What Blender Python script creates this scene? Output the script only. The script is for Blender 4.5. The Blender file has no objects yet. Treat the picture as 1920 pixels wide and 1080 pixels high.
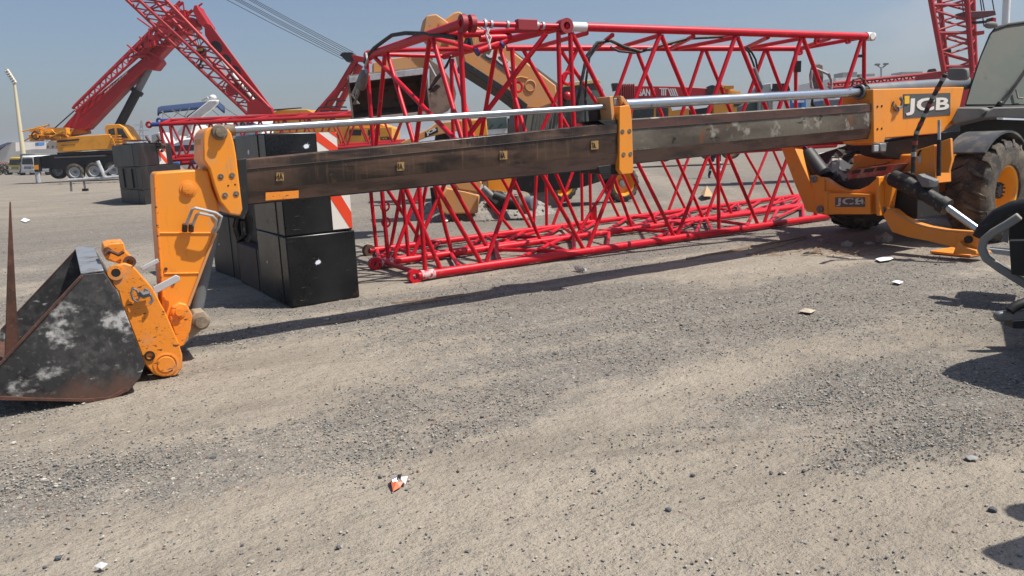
import bpy, math, random
from mathutils import Vector, Matrix, noise
R = math.radians
random.seed(7)
S = bpy.context.scene
col = S.collection
# ------------------------------------------------------------- camera
CAMH, FOC, PITCH, ROLL = 1.6, 1400.0, math.atan(274/1400.0), R(2.2)
fw = Vector((0, math.cos(PITCH), -math.sin(PITCH)))
r0 = Vector((1, 0, 0)); u0 = Vector((0, math.sin(PITCH), math.cos(PITCH)))
rt = math.cos(ROLL)*r0 - math.sin(ROLL)*u0
up = math.sin(ROLL)*r0 + math.cos(ROLL)*u0
CP = Vector((0, 0, CAMH))
cd = bpy.data.cameras.new('camera'); cam = bpy.data.objects.new('camera', cd); col.objects.link(cam)
cd.sensor_width = 36; cd.lens = 36*FOC/1920; cd.clip_end = 5000; cd.clip_start = .05
M3 = Matrix((rt, up, -fw)).transposed()
cam.matrix_world = Matrix.Translation(CP) @ M3.to_4x4()
S.camera = cam
# ------------------------------------------------------------- sky, sun, exposure
SUN_EL = R(60); LH = Vector((-1, .16)).normalized()
w = bpy.data.worlds.new("World"); S.world = w; w.use_nodes = True
nt = w.node_tree; bg = nt.nodes['Background']
sky = nt.nodes.new('ShaderNodeTexSky'); sky.sky_type = 'NISHITA'; sky.sun_disc = False
sky.sun_elevation = SUN_EL; sky.sun_rotation = math.atan2(-LH.x, -LH.y)
sky.air_density = 1.1; sky.dust_density = 2.2; sky.ozone_density = 2.6; sky.altitude = 0
hs = nt.nodes.new('ShaderNodeHueSaturation'); hs.inputs['Saturation'].default_value = .92
tn = nt.nodes.new('ShaderNodeMixRGB'); tn.blend_type = 'MULTIPLY'; tn.inputs[0].default_value = 1; tn.inputs[2].default_value = (.92, .97, 1.07, 1)
nt.links.new(sky.outputs[0], hs.inputs['Color']); nt.links.new(hs.outputs[0], tn.inputs[1])
# a faint cloud bank low on the right of the sky
tc = nt.nodes.new('ShaderNodeTexCoord'); mp = nt.nodes.new('ShaderNodeMapping')
mp.inputs['Scale'].default_value = (1, 1, 2.2)
nz = nt.nodes.new('ShaderNodeTexNoise'); nz.inputs['Scale'].default_value = 7; nz.inputs['Detail'].default_value = 6
dt = nt.nodes.new('ShaderNodeVectorMath'); dt.operation = 'DISTANCE'; dt.inputs[1].default_value = (.475, .868, .135)
rp = nt.nodes.new('ShaderNodeMapRange'); rp.inputs[1].default_value = .11; rp.inputs[2].default_value = 0.0
m1 = nt.nodes.new('ShaderNodeMapRange'); m1.inputs[1].default_value = .45; m1.inputs[2].default_value = .7
mm = nt.nodes.new('ShaderNodeMath'); mm.operation = 'MULTIPLY'
m2 = nt.nodes.new('ShaderNodeMath'); m2.operation = 'MULTIPLY'; m2.inputs[1].default_value = .5
mx = nt.nodes.new('ShaderNodeMixRGB'); mx.inputs[2].default_value = (6.5, 6.2, 6.3, 1)
L = nt.links.new
L(tc.outputs['Generated'], mp.inputs[0]); L(mp.outputs[0], nz.inputs['Vector']); L(tc.outputs['Generated'], dt.inputs[0])
L(dt.outputs['Value'], rp.inputs[0]); L(nz.outputs[0], m1.inputs[0]); L(rp.outputs[0], mm.inputs[0]); L(m1.outputs[0], mm.inputs[1])
L(mm.outputs[0], m2.inputs[0]); L(m2.outputs[0], mx.inputs[0]); L(tn.outputs[0], mx.inputs[1]); L(mx.outputs[0], bg.inputs[0])
bg.inputs[1].default_value = .078
sd = bpy.data.lights.new('sun', 'SUN'); sun = bpy.data.objects.new('sun', sd); col.objects.link(sun)
sd.energy = 4.9; sd.angle = R(.53); sd.color = (1, .955, .88)
ld = Vector((LH.x*math.cos(SUN_EL), LH.y*math.cos(SUN_EL), -math.sin(SUN_EL)))
sun.rotation_euler = ld.to_track_quat('-Z', 'Y').to_euler()
S.view_settings.view_transform = 'Standard'; S.view_settings.look = 'None'
S.view_settings.exposure = 0.36; S.view_settings.gamma = 1
S.cycles.volume_bounces = 0; S.cycles.max_bounces = 8
# ------------------------------------------------------------- pixel -> place helpers
def ray(px, py): return rt*((px-960)/FOC) + up*((540-py)/FOC) + fw
def G(px, py, z=0.0):
    d = ray(px, py); return CP + d*((z-CAMH)/d.z)
def P(px, py, Y):
    d = ray(px, py); return CP + d*(Y/d.y)
class Frame:                                   # a vertical plane through (x, y) along horizontal direction d
    def __init__(s, p, d):
        s.p = Vector((p[0], p[1], 0)); s.d = Vector((d[0], d[1], 0)).normalized()
        n = Vector((-s.d.y, s.d.x, 0)); s.n = n if n.dot(s.p) > 0 else -n
    def at(s, px, py, off=0.0):
        d = ray(px, py); a = s.p + s.n*off
        return CP + d*((a-CP).dot(s.n)/d.dot(s.n))
    def poly(s, pts, off=0.0): return [s.at(x, y, off) for x, y in pts]
def FY(Y, ang=0): return Frame((0, Y), (math.cos(R(ang)), math.sin(R(ang))))
# ------------------------------------------------------------- mesh builder
def perp(a):
    a = a.normalized(); b = Vector((0, 0, 1)) if abs(a.z) < .9 else Vector((1, 0, 0))
    u = a.cross(b).normalized(); return u, a.cross(u).normalized()
ORG = {}
class MB:
    def __init__(s): s.v = []; s.f = []
    def add(s, vs, fs):
        k = len(s.v); s.v += [Vector(v) for v in vs]; s.f += [[i+k for i in f] for f in fs]; return s
    def tube(s, p, q, r, n=10, r2=None, cap=True):
        p = Vector(p); q = Vector(q); r2 = r if r2 is None else r2
        if (q-p).length < 1e-5: return s
        u, w_ = perp(q-p); vs = []
        for c, rr in ((p, r), (q, r2)):
            for i in range(n):
                a = 2*math.pi*i/n; vs.append(c + (u*math.cos(a)+w_*math.sin(a))*rr)
        fs = [[i, (i+1) % n, n+(i+1) % n, n+i] for i in range(n)]
        if cap: fs += [list(range(n))[::-1], list(range(n, 2*n))]
        return s.add(vs, fs)
    def path(s, pts, r, n=8):
        pts = [Vector(p) for p in pts]; k = len(pts); vs = []; fs = []
        u = None
        for i in range(k):
            t = (pts[min(i+1, k-1)]-pts[max(i-1, 0)]).normalized()
            if u is None: u, _ = perp(t)
            u = (u - t*u.dot(t)).normalized(); w_ = t.cross(u)
            for j in range(n):
                a = 2*math.pi*j/n; vs.append(pts[i]+(u*math.cos(a)+w_*math.sin(a))*r)
        for i in range(k-1):
            for j in range(n): fs.append([i*n+j, i*n+(j+1) % n, (i+1)*n+(j+1) % n, (i+1)*n+j])
        fs += [list(range(n))[::-1], [(k-1)*n+j for j in range(n)]]
        return s.add(vs, fs)
    def prism(s, pts, vec):
        vec = Vector(vec); n = len(pts); vs = [Vector(p) for p in pts]+[Vector(p)+vec for p in pts]
        nn = Vector((0, 0, 0))
        for i in range(n): nn += vs[i].cross(vs[(i+1) % n])
        fs = [list(range(n)), list(range(n, 2*n))[::-1]] + [[i, n+i, n+(i+1) % n, (i+1) % n] for i in range(n)]
        if nn.dot(vec) > 0: fs = [f[::-1] for f in fs]
        return s.add(vs, fs)
    def box(s, c, sx, sy, sz, ax=None):
        c = Vector(c)
        if ax is None: X, Y, Z = Vector((1, 0, 0)), Vector((0, 1, 0)), Vector((0, 0, 1))
        elif isinstance(ax, (int, float)): X = Vector((math.cos(ax), math.sin(ax), 0)); Y = Vector((-math.sin(ax), math.cos(ax), 0)); Z = Vector((0, 0, 1))
        else: X, Y, Z = [Vector(a).normalized() for a in ax]
        X, Y, Z = X*sx/2, Y*sy/2, Z*sz/2
        return s.prism([c-X-Y-Z, c+X-Y-Z, c+X+Y-Z, c-X+Y-Z], Z*2)
    def lathe(s, c, axis, prof, n=28, hole=False):
        c = Vector(c); axis = Vector(axis).normalized(); u, w_ = perp(axis); vs = []; fs = []; k = len(prof)
        for r, h in prof:
            for j in range(n):
                a = 2*math.pi*j/n; vs.append(c+axis*h+(u*math.cos(a)+w_*math.sin(a))*r)
        for i in range(k-1):
            for j in range(n): fs.append([i*n+j, i*n+(j+1) % n, (i+1)*n+(j+1) % n, (i+1)*n+j])
        if hole == 'front': fs += [[(k-1)*n+j for j in range(n)]]
        elif not hole: fs += [list(range(n))[::-1], [(k-1)*n+j for j in range(n)]]
        else:
            for j in range(n): fs.append([(k-1)*n+j, (k-1)*n+(j+1) % n, (j+1) % n, j])
        return s.add(vs, fs)
    def ball(s, c, r, seg=10, ring=7, sc=(1, 1, 1), jit=0):
        c = Vector(c); vs = [c+Vector((0, 0, r*sc[2]))]; fs = []
        for i in range(1, ring):
            t = math.pi*i/ring
            for j in range(seg):
                a = 2*math.pi*j/seg; k = r*(1+random.uniform(-jit, jit))
                vs.append(c+Vector((k*sc[0]*math.sin(t)*math.cos(a), k*sc[1]*math.sin(t)*math.sin(a), k*sc[2]*math.cos(t))))
        vs.append(c-Vector((0, 0, r*sc[2]))); e = len(vs)-1
        for j in range(seg):
            fs.append([0, 1+j, 1+(j+1) % seg]); b = 1+(ring-2)*seg
            fs.append([e, b+(j+1) % seg, b+j])
        for i in range(ring-2):
            for j in range(seg):
                a = 1+i*seg; fs.append([a+j, a+seg+j, a+seg+(j+1) % seg, a+(j+1) % seg])
        return s.add(vs, fs)
    def ring(s, c, axis, r, t, n=16, m=6):
        c = Vector(c); u, w_ = perp(Vector(axis)); ax = Vector(axis).normalized(); vs = []; fs = []
        for i in range(n):
            a = 2*math.pi*i/n; d = u*math.cos(a)+w_*math.sin(a)
            for j in range(m):
                b = 2*math.pi*j/m; vs.append(c+d*(r+t*math.cos(b))+ax*t*math.sin(b))
        for i in range(n):
            for j in range(m):
                fs.append([i*m+j, i*m+(j+1) % m, ((i+1) % n)*m+(j+1) % m, ((i+1) % n)*m+j])
        return s.add(vs, fs)
    def build(s, name, mt, parent=None, bevel=0, smooth=True, label=None):
        if parent is not None: o0 = ORG[parent.name]
        else:
            xs = [v.x for v in s.v]; ys = [v.y for v in s.v]; zs = [v.z for v in s.v]
            o0 = Vector(((min(xs)+max(xs))/2, (min(ys)+max(ys))/2, min(zs)))
        me = bpy.data.meshes.new(name); me.from_pydata([tuple(v-o0) for v in s.v], [], s.f); me.update()
        if smooth:
            me.polygons.foreach_set('use_smooth', [True]*len(me.polygons)); me.set_sharp_from_angle(angle=R(38))
        me.materials.append(mt)
        o = bpy.data.objects.new(name, me); col.objects.link(o)
        if parent is not None: o.parent = parent
        else: o.location = o0
        ORG[o.name] = o0.copy()
        if bevel:
            b = o.modifiers.new('bevel', 'BEVEL'); b.width = bevel; b.segments = 2; b.limit_method = 'ANGLE'; b.angle_limit = R(40)
        if label: o['label'] = label
        return o
def thing(name, label, cat, loc, group=None):
    o = bpy.data.objects.new(name, None); o.location = loc; col.objects.link(o); o.empty_display_size = .2
    ORG[o.name] = Vector(loc); o['label'] = label; o['category'] = cat
    if group: o['group'] = group
    return o
def tag(o, label=None, cat=None, group=None, kind=None):
    if label: o['label'] = label
    if cat: o['category'] = cat
    if group: o['group'] = group
    if kind: o['kind'] = kind
    return o
def text(name, s, origin, xd, ud, h, mt, parent, bold=.02, ex=.004, wfit=None):
    c = bpy.data.curves.new(name, 'FONT'); c.body = s; c.size = 1; c.extrude = .004; c.offset = bold; c.resolution_u = 3
    t = bpy.data.objects.new(name, c); col.objects.link(t)
    dg = bpy.context.evaluated_depsgraph_get(); me = bpy.data.meshes.new_from_object(t.evaluated_get(dg))
    bpy.data.objects.remove(t)
    xs = [v.co.x for v in me.vertices]; ys = [v.co.y for v in me.vertices]
    x0, x1, y0, y1 = min(xs), max(xs), min(ys), max(ys)
    sy = h/(y1-y0); sx = sy if wfit is None else wfit/(x1-x0)
    xd = Vector(xd).normalized(); ud = Vector(ud).normalized(); nd = xd.cross(ud)
    o0 = ORG[parent.name]
    for v in me.vertices: v.co = Vector(origin) + xd*((v.co.x-x0)*sx) + ud*((v.co.y-y0)*sy) + nd*(v.co.z/.004*ex) - o0
    me.materials.clear(); me.materials.append(mt); me.name = name
    o = bpy.data.objects.new(name, me); col.objects.link(o); o.parent = parent; ORG[o.name] = o0
    return o
# ------------------------------------------------------------- materials
def lin(c): return tuple((x/12.92 if x <= .04045 else ((x+.055)/1.055)**2.4) for x in c)
def mat(name, base, rough=.5, metal=0, layers=(), bump=0, bscale=30, spec=.5, coat=0, bstretch=(1, 1, 1)):
    m = bpy.data.materials.new(name); m.use_nodes = True; t = m.node_tree; N = t.nodes; b = N['Principled BSDF']
    b.inputs['Roughness'].default_value = rough; b.inputs['Metallic'].default_value = metal
    b.inputs['Specular IOR Level'].default_value = spec; b.inputs['Coat Weight'].default_value = coat
    tc = N.new('ShaderNodeTexCoord'); cur = None; rc = None
    b.inputs['Base Color'].default_value = (*base, 1)
    for ly in layers:                           # colour, scale, lo, hi, stretch, strength, roughness
        c, sc, lo, hi, st, fac, ro = (list(ly)+[(1, 1, 1), 1, None])[:7] if len(ly) < 7 else ly
        mp = N.new('ShaderNodeMapping'); mp.inputs['Scale'].default_value = st
        mp.inputs['Location'].default_value = (sc*1.3, lo*9, hi*5)
        t.links.new(tc.outputs['Object'], mp.inputs[0])
        n = N.new('ShaderNodeTexNoise'); n.inputs['Scale'].default_value = sc; n.inputs['Detail'].default_value = 7; n.inputs['Roughness'].default_value = .62
        t.links.new(mp.outputs[0], n.inputs['Vector'])
        r = N.new('ShaderNodeMapRange'); r.inputs[1].default_value = lo; r.inputs[2].default_value = hi; r.inputs[4].default_value = fac
        t.links.new(n.outputs[0], r.inputs[0])
        x = N.new('ShaderNodeMixRGB'); x.inputs[2].default_value = (*c, 1)
        if cur is None: x.inputs[1].default_value = (*base, 1)
        else: t.links.new(cur, x.inputs[1])
        t.links.new(r.outputs[0], x.inputs[0]); cur = x.outputs[0]
        if ro is not None:
            y = N.new('ShaderNodeMix'); y.data_type = 'FLOAT'; y.inputs[3].default_value = ro
            if rc is None: y.inputs[2].default_value = rough
            else: t.links.new(rc, y.inputs[2])
            t.links.new(r.outputs[0], y.inputs[0]); rc = y.outputs[0]
    if cur is not None: t.links.new(cur, b.inputs['Base Color'])
    if rc is not None: t.links.new(rc, b.inputs['Roughness'])
    if bump:
        mp = N.new('ShaderNodeMapping'); mp.inputs['Scale'].default_value = bstretch; t.links.new(tc.outputs['Object'], mp.inputs[0])
        n = N.new('ShaderNodeTexNoise'); n.inputs['Scale'].default_value = bscale; n.inputs['Detail'].default_value = 5
        t.links.new(mp.outputs[0], n.inputs['Vector'])
        bp = N.new('ShaderNodeBump'); bp.inputs['Strength'].default_value = bump; bp.inputs['Distance'].default_value = .01
        t.links.new(n.outputs[0], bp.inputs['Height']); t.links.new(bp.outputs[0], b.inputs['Normal'])
    return m
dust = (.36, .29, .2)
ORA = (.80, .27, .016)
M = {}
M['orange'] = mat('machine_orange', ORA, .42, layers=[((.42, .13, .02), 7, .60, .70, (2.2, 2.2, .4), .45, .7), ((.62, .25, .05), 1.7, .45, .75, (1, 1, 1), .6, .6), (dust, 9, .57, .75, (1, 1, .5), .45, .8), ((.12, .05, .02), 26, .69, .73, (1, 1, 1), .8, .8)], bump=.08, bscale=14, coat=.15)
M['orange_worn'] = mat('worn_orange', (.76, .24, .018), .5, layers=[(dust, 6, .52, .7, (1, 1, 1), .55, .85), ((.06, .025, .012), 17, .6, .645, (1, .6, 2.4), .95, .8), ((.16, .06, .025), 60, .62, .68, (1, 1, 1), .9, .9)], bump=.25, bscale=22)
M['orange_pale'] = mat('dusty_orange', (.62, .27, .075), .6, layers=[(dust, 4, .4, .7, (1, 1, 1), .5, .9), ((.14, .07, .03), 14, .66, .7, (1, 1, 1), .7, .8)], bump=.1)
M['red'] = mat('chord_red', (.56, .004, .018), .42, layers=[((.3, .012, .02), 3, .5, .75, (1, 1, 1), .6, .5), (dust, 14, .6, .78, (1, 1, 1), .4, .8), ((.09, .02, .015), 38, .68, .72, (1, 1, 1), .8, .8)], bump=.06, spec=.35)
M['red_far'] = mat('crane_red', (.40, .003, .007), .5, layers=[((.28, .014, .02), 1.2, .45, .7, (1, 1, 1), .6, .6)])
M['yel_far'] = mat('crane_yellow', (.72, .30, .02), .45, layers=[((.4, .18, .04), 1.5, .5, .75, (1, 1, 1), .7, .7)])
M['steel'] = mat('bare_boom_steel', (.068, .040, .027), .45, .0, layers=[((.012, .009, .008), 1.1, .47, .56, (1, 1, 1.5), .85, .3), ((.115, .062, .038), 2.6, .50, .62, (.4, .4, 2.6), .8, .6), ((.20, .115, .06), 11, .56, .68, (3.0, 3.0, .22), .38, .7), ((.26, .12, .03), 2.0, .64, .70, (1, 1, 2), .7, .7), ((.30, .25, .19), 26, .66, .74, (1, 1, .3), .45, .8)], bump=.2, bscale=18)
M['steel_pale'] = mat('peeled_boom_steel', (.17, .15, .115), .55, .0, layers=[((.075, .055, .042), 1.9, .42, .58, (.4, .4, 1.4), .9, .6), ((.42, .39, .32), 5, .56, .64, (1, 1, 1), .7, .7), ((.02, .014, .011), 4.1, .60, .64, (.5, .5, 1.8), .9, .5), ((.2, .075, .025), 6, .6, .68, (1.3, 1.3, .5), .85, .8), ((.02, .015, .012), 12, .64, .69, (1, 1, 1), .9, .5)], bump=.2, bscale=20)
M['band'] = mat('red_brown_steel', (.085, .036, .026), .5, layers=[((.02, .014, .012), 3, .5, .64, (.4, .4, 2), .85, .5), ((.17, .09, .06), 14, .6, .7, (3, 3, .4), .5, .8)], bump=.15)
M['steel_ground_lit'] = mat('ground_lit_boom_steel', (.15, .088, .067), .5, .0, layers=[((.045, .03, .025), 4, .45, .6, (.4, .4, 2), .8, .5), ((.2, .12, .08), 12, .6, .7, (.5, .5, 1), .7, .8)], bump=.15)  # brown folded underside, lightened in colour for light bounced off the ground
M['chrome'] = mat('hydraulic_rod_chrome', (.46, .50, .55), .27, .9, layers=[((.34, .31, .27), 5, .5, .7, (.2, .2, 1), .75, .5), ((.2, .15, .1), 9, .62, .74, (1, 1, 1), .6, .6)])
M['cyl'] = mat('cylinder_gray', (.12, .14, .16), .5, .1, layers=[(dust, 3, .5, .7, (1, 1, 1), .3, .8)])
M['cw'] = mat('counterweight_black', (.006, .0068, .008), .27, layers=[((.022, .023, .024), 2.0, .45, .68, (1, 1, 1), .7, .4), ((.20, .11, .08), 11, .665, .70, (.35, .35, 3), .8, .8), ((.09, .035, .02), 2.2, .62, .70, (1, 1, 2), .6, .6), (dust, 30, .68, .76, (1, 1, 1), .4, .8)], bump=.12, bscale=9, spec=.35)
M['cw_gray'] = mat('counterweight_gray', (.014, .0155, .0165), .45, layers=[((.045, .044, .04), 2.5, .45, .7, (1, 1, .4), .8, .6), ((.22, .17, .13), 17, .66, .72, (1, 1, 1), .5, .8)], bump=.1, spec=.3)
M['rust'] = mat('rust', (.10, .042, .026), .8, layers=[((.05, .025, .018), 8, .45, .65, (1, 1, 1), .8, .9), ((.26, .13, .07), 25, .6, .7, (1, 1, 1), .6, .9)], bump=.4)
M['bucket'] = mat('scraped_bucket_black', (.010, .010, .012), .36, layers=[((.085, .083, .08), 2.2, .40, .62, (1, 1, 1), .8, .5), ((.20, .19, .175), 34, .56, .70, (1.2, 1.2, 1), .6, .7), ((.50, .49, .47), 2.3, .572, .64, (1, 1, 1.7), .85, .7), ((.025, .025, .026), 17, .42, .58, (1, 1, 1), .95, .5), ((.45, .44, .42), 14, .655, .69, (.5, .5, 1.6), .8, .7)], bump=.3, bscale=16)
def rust_low(m, z0, z1, c):
    t = m.node_tree; N = t.nodes; b = N['Principled BSDF']; cur = b.inputs['Base Color'].links[0].from_socket
    g = N.new('ShaderNodeNewGeometry'); sp = N.new('ShaderNodeSeparateXYZ'); t.links.new(g.outputs['Position'], sp.inputs[0])
    tc = N.new('ShaderNodeTexCoord'); n = N.new('ShaderNodeTexNoise'); n.inputs['Scale'].default_value = 6; n.inputs['Detail'].default_value = 8; n.inputs['Roughness'].default_value = .7; t.links.new(tc.outputs['Object'], n.inputs['Vector'])
    mr = N.new('ShaderNodeMapRange'); mr.inputs[1].default_value = z1; mr.inputs[2].default_value = z0; t.links.new(sp.outputs[2], mr.inputs[0])
    ad = N.new('ShaderNodeMath'); ad.operation = 'ADD'; t.links.new(mr.outputs[0], ad.inputs[0]); t.links.new(n.outputs[0], ad.inputs[1])
    r2 = N.new('ShaderNodeMapRange'); r2.inputs[1].default_value = .85; r2.inputs[2].default_value = 1.15; r2.inputs[4].default_value = .9; t.links.new(ad.outputs[0], r2.inputs[0])
    x = N.new('ShaderNodeMixRGB'); x.inputs[2].default_value = (*c, 1); t.links.new(r2.outputs[0], x.inputs[0]); t.links.new(cur, x.inputs[1]); t.links.new(x.outputs[0], b.inputs['Base Color'])
rust_low(M['bucket'], -.08, .30, (.10, .05, .035))
M['rim'] = mat('rim_yellow', (.82, .36, .02), .42, layers=[(dust, 8, .55, .72, (1, 1, 1), .5, .8)])
M['dark'] = mat('grimy_black', (.008, .008, .008), .6, layers=[(dust, 10, .6, .75, (1, 1, 1), .3, .8)])
M['black'] = mat('matt_black', (.01, .01, .011), .55)
M['pin'] = mat('dusty_pin', (.17, .13, .09), .75, layers=[((.30, .24, .17), 12, .45, .65, (1, 1, 1), .8, .9), ((.05, .035, .02), 22, .6, .7, (1, 1, 1), .8, .8)], bump=.4)
M['rubber'] = mat('rubber_hose', (.014, .014, .014), .6, layers=[(dust, 20, .55, .7, (1, 1, 1), .4, .9)])
M['tyre'] = mat('dusty_tyre', (.035, .031, .027), .85, layers=[((.16, .13, .095), 4, .42, .64, (1, 1, 1), .8, .95), ((.25, .20, .15), 22, .55, .7, (1, 1, 1), .6, .95)], bump=.3)
M['gray'] = mat('gray_metal', (.16, .165, .17), .5, .2, layers=[(dust, 9, .5, .7, (1, 1, 1), .6, .8)], bump=.1)
M['lightgray'] = mat('light_gray_paint', (.42, .44, .45), .45, layers=[((.16, .14, .12), 7, .52, .7, (1, 1, 1), .7, .8)], bump=.1)
M['plastic'] = mat('dusty_plastic', (.15, .15, .14), .7, layers=[((.23, .21, .18), 3, .4, .65, (1, 1, 1), .8, .9), ((.03, .03, .03), 60, .62, .68, (1, 1, 1), .8, .8)])
M['glass_dusty'] = mat('dust_covered_glass', (.095, .115, .09), .6, layers=[((.15, .145, .115), 2.2, .4, .65, (1, 1, 1), .8, .75), ((.05, .06, .05), 7, .62, .7, (1, 1, 1), .6, .3), ((.02, .02, .02), 62, .67, .70, (1, 1, 1), .85, .6)], spec=.6)
M['glass_dark'] = mat('dark_glass', (.02, .028, .03), .12, layers=[((.13, .14, .13), 3, .5, .7, (1, 1, 1), .5, .4)])
M['glass_green'] = mat('green_tinted_glass', (.075, .11, .10), .18, layers=[((.16, .18, .16), 1.6, .45, .7, (1, 1, 1), .6, .4)])
M['white'] = mat('white_paint', (.72, .72, .70), .5, layers=[((.4, .37, .33), 3, .5, .75, (1, 1, 1), .6, .7)])
M['paper'] = mat('paper_white', (.75, .75, .74), .8)
M['cloth'] = mat('white_tarpaulin', (.78, .78, .77), .8, layers=[((.3, .3, .3), 1.5, .5, .7, (1, 1, 1), .5, .8)], bump=1.0, bscale=3)
M['navy'] = mat('navy_canvas', (.015, .035, .1), .8)
M['blue'] = mat('blue_paint', (.06, .2, .5), .5)
M['darkblue'] = mat('blue_lug', (.03, .05, .2), .5)
M['sign_gray'] = mat('sign_gray', (.075, .078, .08), .5, layers=[(dust, 30, .6, .75, (1, 1, 1), .4, .8)])
M['sign_white'] = mat('sign_letter_cream', (.72, .68, .62), .5)
M['sign_red'] = mat('reflective_red', (.75, .06, .02), .35)
M['spray'] = mat('white_spray_paint', (.75, .79, .85), .6)
M['wood'] = mat('weathered_timber', (.27, .18, .115), .85, layers=[((.1, .07, .05), 8, .5, .7, (1, 1, 1), .7, .9), ((.4, .31, .22), 22, .55, .7, (1, 1, 1), .7, .9)], bump=.3)
M['reddeck'] = mat('faded_red_deck', (.30, .055, .05), .7, layers=[(dust, 8, .45, .65, (1, 1, 1), .7, .9)])
M['concrete'] = mat('pale_wall', (.55, .52, .48), .9, layers=[((.4, .37, .33), .4, .45, .7, (1, 1, 1), .6, .9)])
M['pink'] = mat('pink_wall', (.5, .3, .26), .9)
M['pole'] = mat('pole_cream', (.62, .55, .36), .7)
M['leaf'] = mat('foliage', (.055, .07, .03), .8, layers=[((.09, .1, .05), 2, .45, .65, (1, 1, 1), .8, .9)])
M['bark'] = mat('bark', (.1, .07, .05), .9)
M['stone'] = mat('gravel_stone', (.25, .23, .20), .85, layers=[((.12, .12, .12), .9, .5, .62, (1, 1, 1), .9, .9), ((.48, .44, .38), 1.7, .6, .7, (1, 1, 1), .8, .9)])
M['yellow'] = mat('stencil_yellow', (.34, .20, .065), .6, layers=[((.06, .04, .03), 30, .48, .58, (1, 1, 1), .8, .8)])
M['hiviz'] = mat('reflective_band', (.6, .62, .6), .5)
M['trouser'] = mat('navy_workwear', (.012, .018, .04), .85)
M['skin'] = mat('skin', (.28, .15, .09), .6)
M['clear'] = mat('bottle_plastic', (.55, .6, .62), .15)
M['clear'].node_tree.nodes['Principled BSDF'].inputs['Transmission Weight'].default_value = .8

def dens(x, y):
    u, v = x*.90+y*.44, -x*.44+y*.90
    n = noise.noise(Vector((u*.22, v*.95, 1.7)))+.55*noise.noise(Vector((u*.6, v*2.3, 5.1)))+.35*noise.noise(Vector((x*1.6, y*2.2, 8.8)))
    b = -.22 if y < 3.1 else (-.22+.45*(y-3.1)/1.5 if y < 4.6 else (.23 if y < 8.5 else .12))
    if y > 5: b += .12*math.exp(-((v-5.9)/.5)**2)
    return max(0.0, min(1.0, .36+b+n*.95))
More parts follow.
